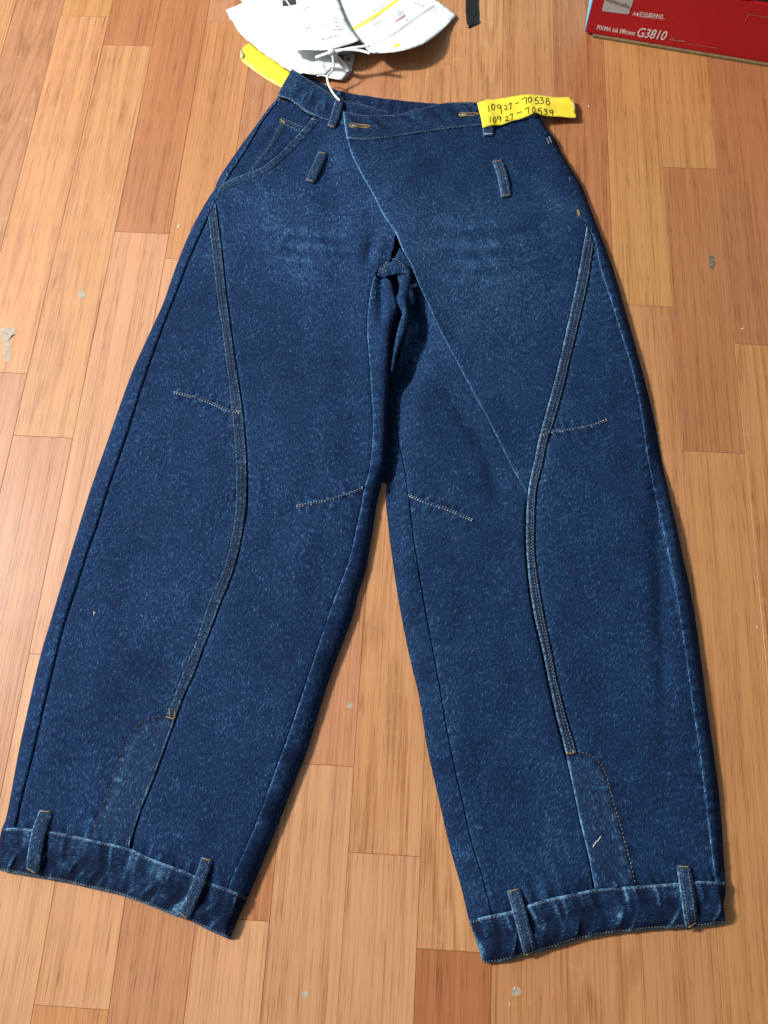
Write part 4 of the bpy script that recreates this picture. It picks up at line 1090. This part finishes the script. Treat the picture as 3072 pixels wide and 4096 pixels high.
ribbon('loop_end', cord3([(1268,303,.020),(1290,300,.021),(1306,306,.0215),(1312,318,.021)]), 0.0018, 0.0008, M_cloth, cord, nx=5, crown=0.0006, worn=0)

# ---- yellow tape strip under the bag and the waist
yt = thing('yellow_tape', 'strip of blank yellow tape half under the plastic bag and the waistband', 'tape', U(1050, 250))
sheet('strip', [(1000,172,.0016),(988,180,.0016),(979,183,.0018),(972,190,.0022),(970,198,.003),(974,210,.003),(973,219,.0026),(966,232,.002),(963,240,.0016),(990,262,.0013),(1029,291,.0013),(1066,316,.0013),(1104,338,.0013),(1140,357,.0013),(1180,372,.0013),(1215,330,.0013),(1157,285,.0013),(1110,250,.0013),(1050,208,.0013)], M_yellow, yt, step=0.006, thick=0.0003)
sheet('folded_corner', [(962,199,.0032),(966,198,.0045),(971,208,.0048),(977,219,.0042),(976,228,.0036),(966,237,.0022),(961,239,.0018),(961,220,.0028)], M_yback, yt, step=0.004, thick=0.0003)

# ---- handwritten label stuck across the waist
lab = thing('yellow_label', 'yellow tape label handwritten 10927-70538 and 10927-70539, stuck across the waistband', 'label', U(2100, 440))
def zc(x, y, add=0.0022):
    h = cast(x, y)
    return (h[0].z if h else 0.006) + add
lo = [(1909,412),(1938,406),(1969,402),(2010,396),(2053,388),(2091,382),(2146,380),(2185,384),(2222,389),(2255,389),(2281,389),(2290,401),(2295,420),(2302,446),(2306,472),(2285,472),(2243,467),(2210,466),(2180,465),(2142,460),(2108,466),(2080,476),(2053,486),(2011,500),(1981,507),(1931,511),(1924,480),(1916,445)]
lz = []
for x, y in lo:
    if x < 2130: lz.append((x, y, max(zc(x, y), 0.0150)))
    else: lz.append((x, y, 0.0165 + (x - 2130) / 175 * -0.008))
o, lab_t = sheet('strip', lz, M_yellow, lab, step=0.004, thick=0.0003, edge=0.003, back=M_yback, drape=0.0012,
                 bump=lambda V: 0.0010 * np.sin((V[:, 0] - U(1975, 440)[0]) * 420) * np.exp(-((V[:, 0] - U(1985, 440)[0]) / 0.022) ** 2) + 0.0004 * crum(V),
                 extra_pts=[(1960,450,.0235),(2040,440,.0225),(2100,425,.0215),(2160,425,.0185)])
sheet('folded_end', [(2281,391,.0092),(2290,399,.0105),(2301,418,.0102),(2303,436,.0090),(2299,446,.0085),(2292,424,.0098)], M_yback, lab, step=0.004, thick=0.0003)
def hw(pts):   # handwriting was traced on a 2.37x enlargement
    return [(1800 + x / 2.37, 300 + y / 2.37) for x, y in pts]
def oval(cx, cy, rx, ry, a0=-1.2, a1=5.3, n=18, tilt=0.0):
    out = []
    for k in range(n + 1):
        a = a0 + (a1 - a0) * k / n
        x, y = rx * math.cos(a), ry * math.sin(a)
        out.append((cx + x * math.cos(tilt) - y * math.sin(tilt), cy + x * math.sin(tilt) + y * math.cos(tilt)))
    return out
G = []
G += [[(362,290),(366,320),(370,352)], oval(408,305,16,28), oval(462,300,16,16, -0.3, 5.9) + [], [(482,290),(484,325),(488,368)],
      [(512,296),(522,288),(536,290),(540,300),(530,316),(518,330),(530,330),(548,322)], [(552,282),(566,274),(579,264),(575,295),(568,331)], [(617,273),(655,261)],
      [(676,232),(698,222),(722,214),(724,240),(721,279)], oval(756,236,14,26), [(834,211),(808,220)], [(808,220),(806,244),(822,238),(836,246),(838,262),(824,274),(806,270)],
      [(848,216),(862,212),(876,218),(872,232),(858,238),(876,242),(886,256),(876,270),(858,274),(846,268)], oval(922,233,13,13, 0.6, 6.6), oval(927,264,17,18, -1.6, 4.7)]
G += [[(378,395),(380,425),(377,456)], oval(421,425,13,24), oval(462,405,14,14, -0.3, 5.9), [(480,395),(482,420),(478,446)],
      [(522,404),(534,394),(546,398),(546,410),(534,426),(524,438),(540,436),(558,428)], [(560,384),(574,376),(590,368),(588,395),(586,422)], [(630,365),(678,348)],
      [(708,328),(728,316),(746,309),(744,335),(741,366)], oval(792,331,13,25), [(872,312),(840,318)], [(840,318),(836,342),(852,336),(866,346),(868,360),(854,374),(832,370)],
      [(888,332),(900,324),(914,328),(912,340),(900,346),(914,350),(918,362),(908,374),(892,376)], oval(958,346,15,13, -0.3, 5.9), [(976,336),(974,362),(971,390)]]
ink('handwriting', lab_t, [hw(smooth(np.array(g, float), 4)) for g in G], 3.0, M_ink, lab, lift=0.0003, step=1.5)

# ---- black tape on the floor by the papers
bt = thing('black_tape', 'crinkled strip of black tape stuck to the floor between papers and carton', 'tape', U(1890, 50))
o, bt_t = sheet('strip', [(1862,0,.0014),(1861,-90,.0014),(1905,-90,.0014),(1912,0,.0014),(1914,45,.0016),(1917,92,.0016),(1895,102,.0018),(1872,113,.0016),(1868,98,.0014),(1865,80,.0014),(1862,40,.0014)], M_black, bt, step=0.004, thick=0.0003,
      bump=lambda V: 0.0010 * lump(44, 0.012)(V))

# ---- red printer carton
A = np.append(U(2337, 139), 0.0); Bp = np.append(U(3072, 262), 0.0)
ux = (Bp - A) / np.linalg.norm(Bp - A)
uy = np.array([-ux[1], ux[0], 0.0]); uz = np.array([0, 0, 1.0])
BXW, BXD, BXH = 0.45, 0.33, 0.17
def onface(px, py, lift=0.0):
    """picture point -> point on the carton's front face"""
    d = ray(px, py); o_ = np.array([0, 0, CAM_H])
    t = np.dot(A - uy * lift - o_, uy) / np.dot(d, uy)
    return o_ + d * t
box = thing('printer_carton', 'red cardboard printer carton with white lettering and a blue left side, standing on the floor', 'carton', (A + ux * BXW / 2 + uy * BXD / 2)[:2])
def quadbox(name, org, a, b, c, m, parent, bev=0.0015):
    """box from a corner and three edge vectors, with softened edges"""
    la, lb, lc = (np.linalg.norm(v) for v in (a, b, c))
    V = []; 
    import bmesh
    bm = bmesh.new()
    vs = [bm.verts.new(org + a * i + b * j + c * k) for i in (0, 1) for j in (0, 1) for k in (0, 1)]
    for f in ((0, 1, 3, 2), (4, 6, 7, 5), (0, 4, 5, 1), (2, 3, 7, 6), (0, 2, 6, 4), (1, 5, 7, 3)):
        bm.faces.new([vs[i] for i in f])
    bmesh.ops.recalc_face_normals(bm, faces=bm.faces)
    if bev: bmesh.ops.bevel(bm, geom=list(bm.edges), offset=bev, segments=2, affect='EDGES')
    me = bpy.data.meshes.new(name); bm.to_mesh(me); bm.free()
    me.materials.append(m)
    o = bpy.data.objects.new(name, me); C.objects.link(o)
    o.parent = parent; o.matrix_parent_inverse = Matrix.Translation(-parent.location)
    return o
th = 0.004
g0 = A + uz * 0.0035
# front face with a hand-hole near its top: four boards round the opening
HX0 = np.dot(onface(2990, -6) - A, ux); HZ0 = onface(3030, 10)[2]
HX1 = HX0 + 0.085; HZ1 = HZ0 + 0.028
BXH = max(BXH, HZ1 + 0.03)
quadbox('front_panel', g0 + uy * th, ux * BXW, uz * (HZ0 - 0.0035), -uy * th, M_red, box, 0.0012)
quadbox('front_panel', g0 + uy * th + uz * (HZ0 - 0.0033), ux * HX0, uz * (BXH - HZ0), -uy * th, M_red, box, 0)
quadbox('front_panel', g0 + uy * th + uz * (HZ0 - 0.0033) + ux * HX1, ux * (BXW - HX1), uz * (BXH - HZ0), -uy * th, M_red, box, 0)
quadbox('front_panel', g0 + uy * th + uz * (HZ1 - 0.0033) + ux * HX0, ux * (HX1 - HX0), uz * (BXH - HZ1), -uy * th, M_red, box, 0)
quadbox('inner_flap', g0 + uy * 0.012 + ux * (HX0 - 0.03) + uz * 0.02, ux * (HX1 - HX0 + 0.06), uz * (BXH - 0.04), -uy * 0.005, M_kraft, box, 0)
quadbox('side_panel', g0 + uy * (th * 0.3) - ux * 0.0008, (uy - 0.045 * ux) * (BXD - th), uz * (BXH - 0.001), ux * th, M_blue, box, 0.0008)
quadbox('side_panel', g0 + uy * (th + 0.0002) + ux * (BXW - th), uy * (BXD - th), uz * (BXH - 0.001), ux * th, M_red, box, 0.0008)
quadbox('rear_panel', g0 + uy * BXD + ux * th, ux * (BXW - 2 * th), uz * (BXH - 0.001), uy * th, M_red, box, 0.0008)
quadbox('top_flap', g0 + uy * 0.001 + uz * (BXH - 0.0005) + ux * 0.001, ux * (BXW - 0.002), uy * (BXD / 2 - 0.003), uz * th, M_red, box, 0.0008)
quadbox('top_flap', g0 + uy * (BXD / 2 + 0.001) + uz * (BXH - 0.0005) + ux * 0.001, ux * (BXW - 0.002), uy * (BXD / 2), uz * th, M_red, box, 0.0008)
quadbox('bottom_flap', A - uy * 0.0032 + ux * 0.012 + uz * 0.0003, ux * (BXW * 0.62), uy * (BXD * 0.9), uz * 0.0034, M_kraft, box, 0.0005)
def face_text(txt, p0, p1, hgt_px, m, name='lettering', shear=0.0, bold=0.0):
    """lettering on the front face: baseline from picture point p0 to p1"""
    a, b = onface(*p0, lift=0.0004), onface(*p1, lift=0.0004)
    cu = bpy.data.curves.new(name, 'FONT'); cu.body = txt; cu.size = 1.0; cu.shear = shear; cu.offset = bold
    to = bpy.data.objects.new(name, cu); C.objects.link(to)
    dg = bpy.context.evaluated_depsgraph_get()
    me = bpy.data.meshes.new_from_object(to.evaluated_get(dg))
    bpy.data.objects.remove(to); bpy.data.curves.remove(cu)
    co = np.array([v.co[:] for v in me.vertices])
    if not len(co): return None
    lo_, hi_ = co.min(0), co.max(0)
    L = np.linalg.norm(b - a)
    top = onface(p0[0], p0[1] - hgt_px)
    H_ = abs((top - a)[2])
    e = (b - a) / L
    x = (co[:, 0] - lo_[0]) / (hi_[0] - lo_[0]) * L; y = co[:, 1] / 0.70 * H_
    n = co.shape[0]
    W3 = a[None] + x[:, None] * e[None] + y[:, None] * uz[None]
    for v, w in zip(me.vertices, W3): v.co = w
    me.materials.clear(); me.materials.append(m); me.name = name
    o = bpy.data.objects.new(name, me); C.objects.link(o)
    o.parent = box; o.matrix_parent_inverse = Matrix.Translation(-box.location)
    return o
# coordinates of the 2.149x enlargement of the carton
ce = lambda x, y: (2300 + x / 2.149, y / 2.149)
face_text('PIXMA Ink Efficient', ce(186, 252), ce(513, 305), 19, M_white, bold=0.014)
face_text('G3810', ce(528, 312), ce(775, 346), 38, M_white, shear=0.12, bold=0.012)
face_text('A4\u65e0\u8fb9\u8ddd\u6253\u5370', ce(492, 132), ce(748, 166), 17, M_white, bold=0.012)
face_text('\u3002', ce(752, 168), ce(766, 170), 14, M_white)
def face_quad(name, pts, m, lift=0.0004, parent=box):
    q = [onface(*ce(*p), lift=lift) for p in pts]
    c = np.array(q); nrm = np.cross(c[1] - c[0], c[2] - c[0])
    f = tuple(range(len(q)))
    if np.dot(nrm, -uy) < 0: f = f[::-1]
    return link(name, q, [f], m, parent, shade=False)
for lot in range(22):
    r = random.Random(lot)
    x = 800 + r.random() * 72; y = 300 + (x - 800) * 0.13 + r.random() * 50
    w = r.uniform(6, 14); hh = r.uniform(3, 6)
    face_quad('worn_print', [(x, y), (x + w, y + w * .13), (x + w + 1, y + hh + w * .13), (x + 1, y + hh)], M_pink, lift=0.0004 + lot * 0.00002)
for x0, x1, y0, hh in ((890, 905, 343, 14), (908, 926, 346, 13), (929, 946, 348, 14)):
    face_quad('worn_print', [(x0, y0), (x1, y0 + 2), (x1 - 1, y0 + hh), (x0 - 1, y0 + hh - 2)], M_pink)
face_text('* \u672c\u4ea7\u54c1\u4ec5\u9650\u4e2d\u56fd\u5927\u9646\u5730\u533a\u9500\u552e\u4f7f\u7528\u8bf7\u89c1\u8bf4\u660e' if False else 'I IIIIIIIIIIIIIIIIIIIIIIIIIIIIIIIIIIIIIIIIIII', ce(956, 378), ce(1222, 420), 5, M_pink, name='small_print')
# white frame line at the right
for a, b in (((1484, 122), (1700, 156)), ((1488, 124), (1462, 180))):
    a3, b3 = np.array(a, float), np.array(b, float); t = (b3 - a3) / np.linalg.norm(b3 - a3); n = np.array([-t[1], t[0]]) * 2.2
    face_quad('frame_line', [tuple(a3 - n), tuple(b3 - n), tuple(b3 + n), tuple(a3 + n)], M_pink, lift=0.0004 if a[0] == 1484 else 0.0005)
# printed picture: pale panel with a fan of coloured photo prints
pic = face_quad('printed_picture', [(268, -60), (510, -22), (466, 112), (458, 124), (240, 96), (232, 86)], M_photo)
pal = [(0.33,0.26,0.24),(0.24,0.12,0.12),(0.42,0.33,0.27),(0.20,0.17,0.15),(0.45,0.36,0.20),(0.22,0.24,0.16),(0.36,0.18,0.15),(0.30,0.28,0.26),(0.40,0.34,0.16),(0.16,0.16,0.17)]
PM = [plain('photo_print', c + (1,), 0.5, 0.3, 0.4, 700) for c in pal]
for i in range(26):
    r = random.Random(100 + i)
    x = 262 + i * 7.2; y = -8 + i * 2.3 + r.uniform(-5, 5)
    ln = r.uniform(16, 34); ww = r.uniform(7, 13); sl_ = r.uniform(10, 20)
    face_quad('photo_print', [(x, y), (x + ln, y - sl_ + 12), (x + ln + 3, y + ww - sl_ + 14), (x + 2, y + ww + 3)], PM[i % len(PM)], lift=0.0006 + 0.00003 * i, parent=pic)
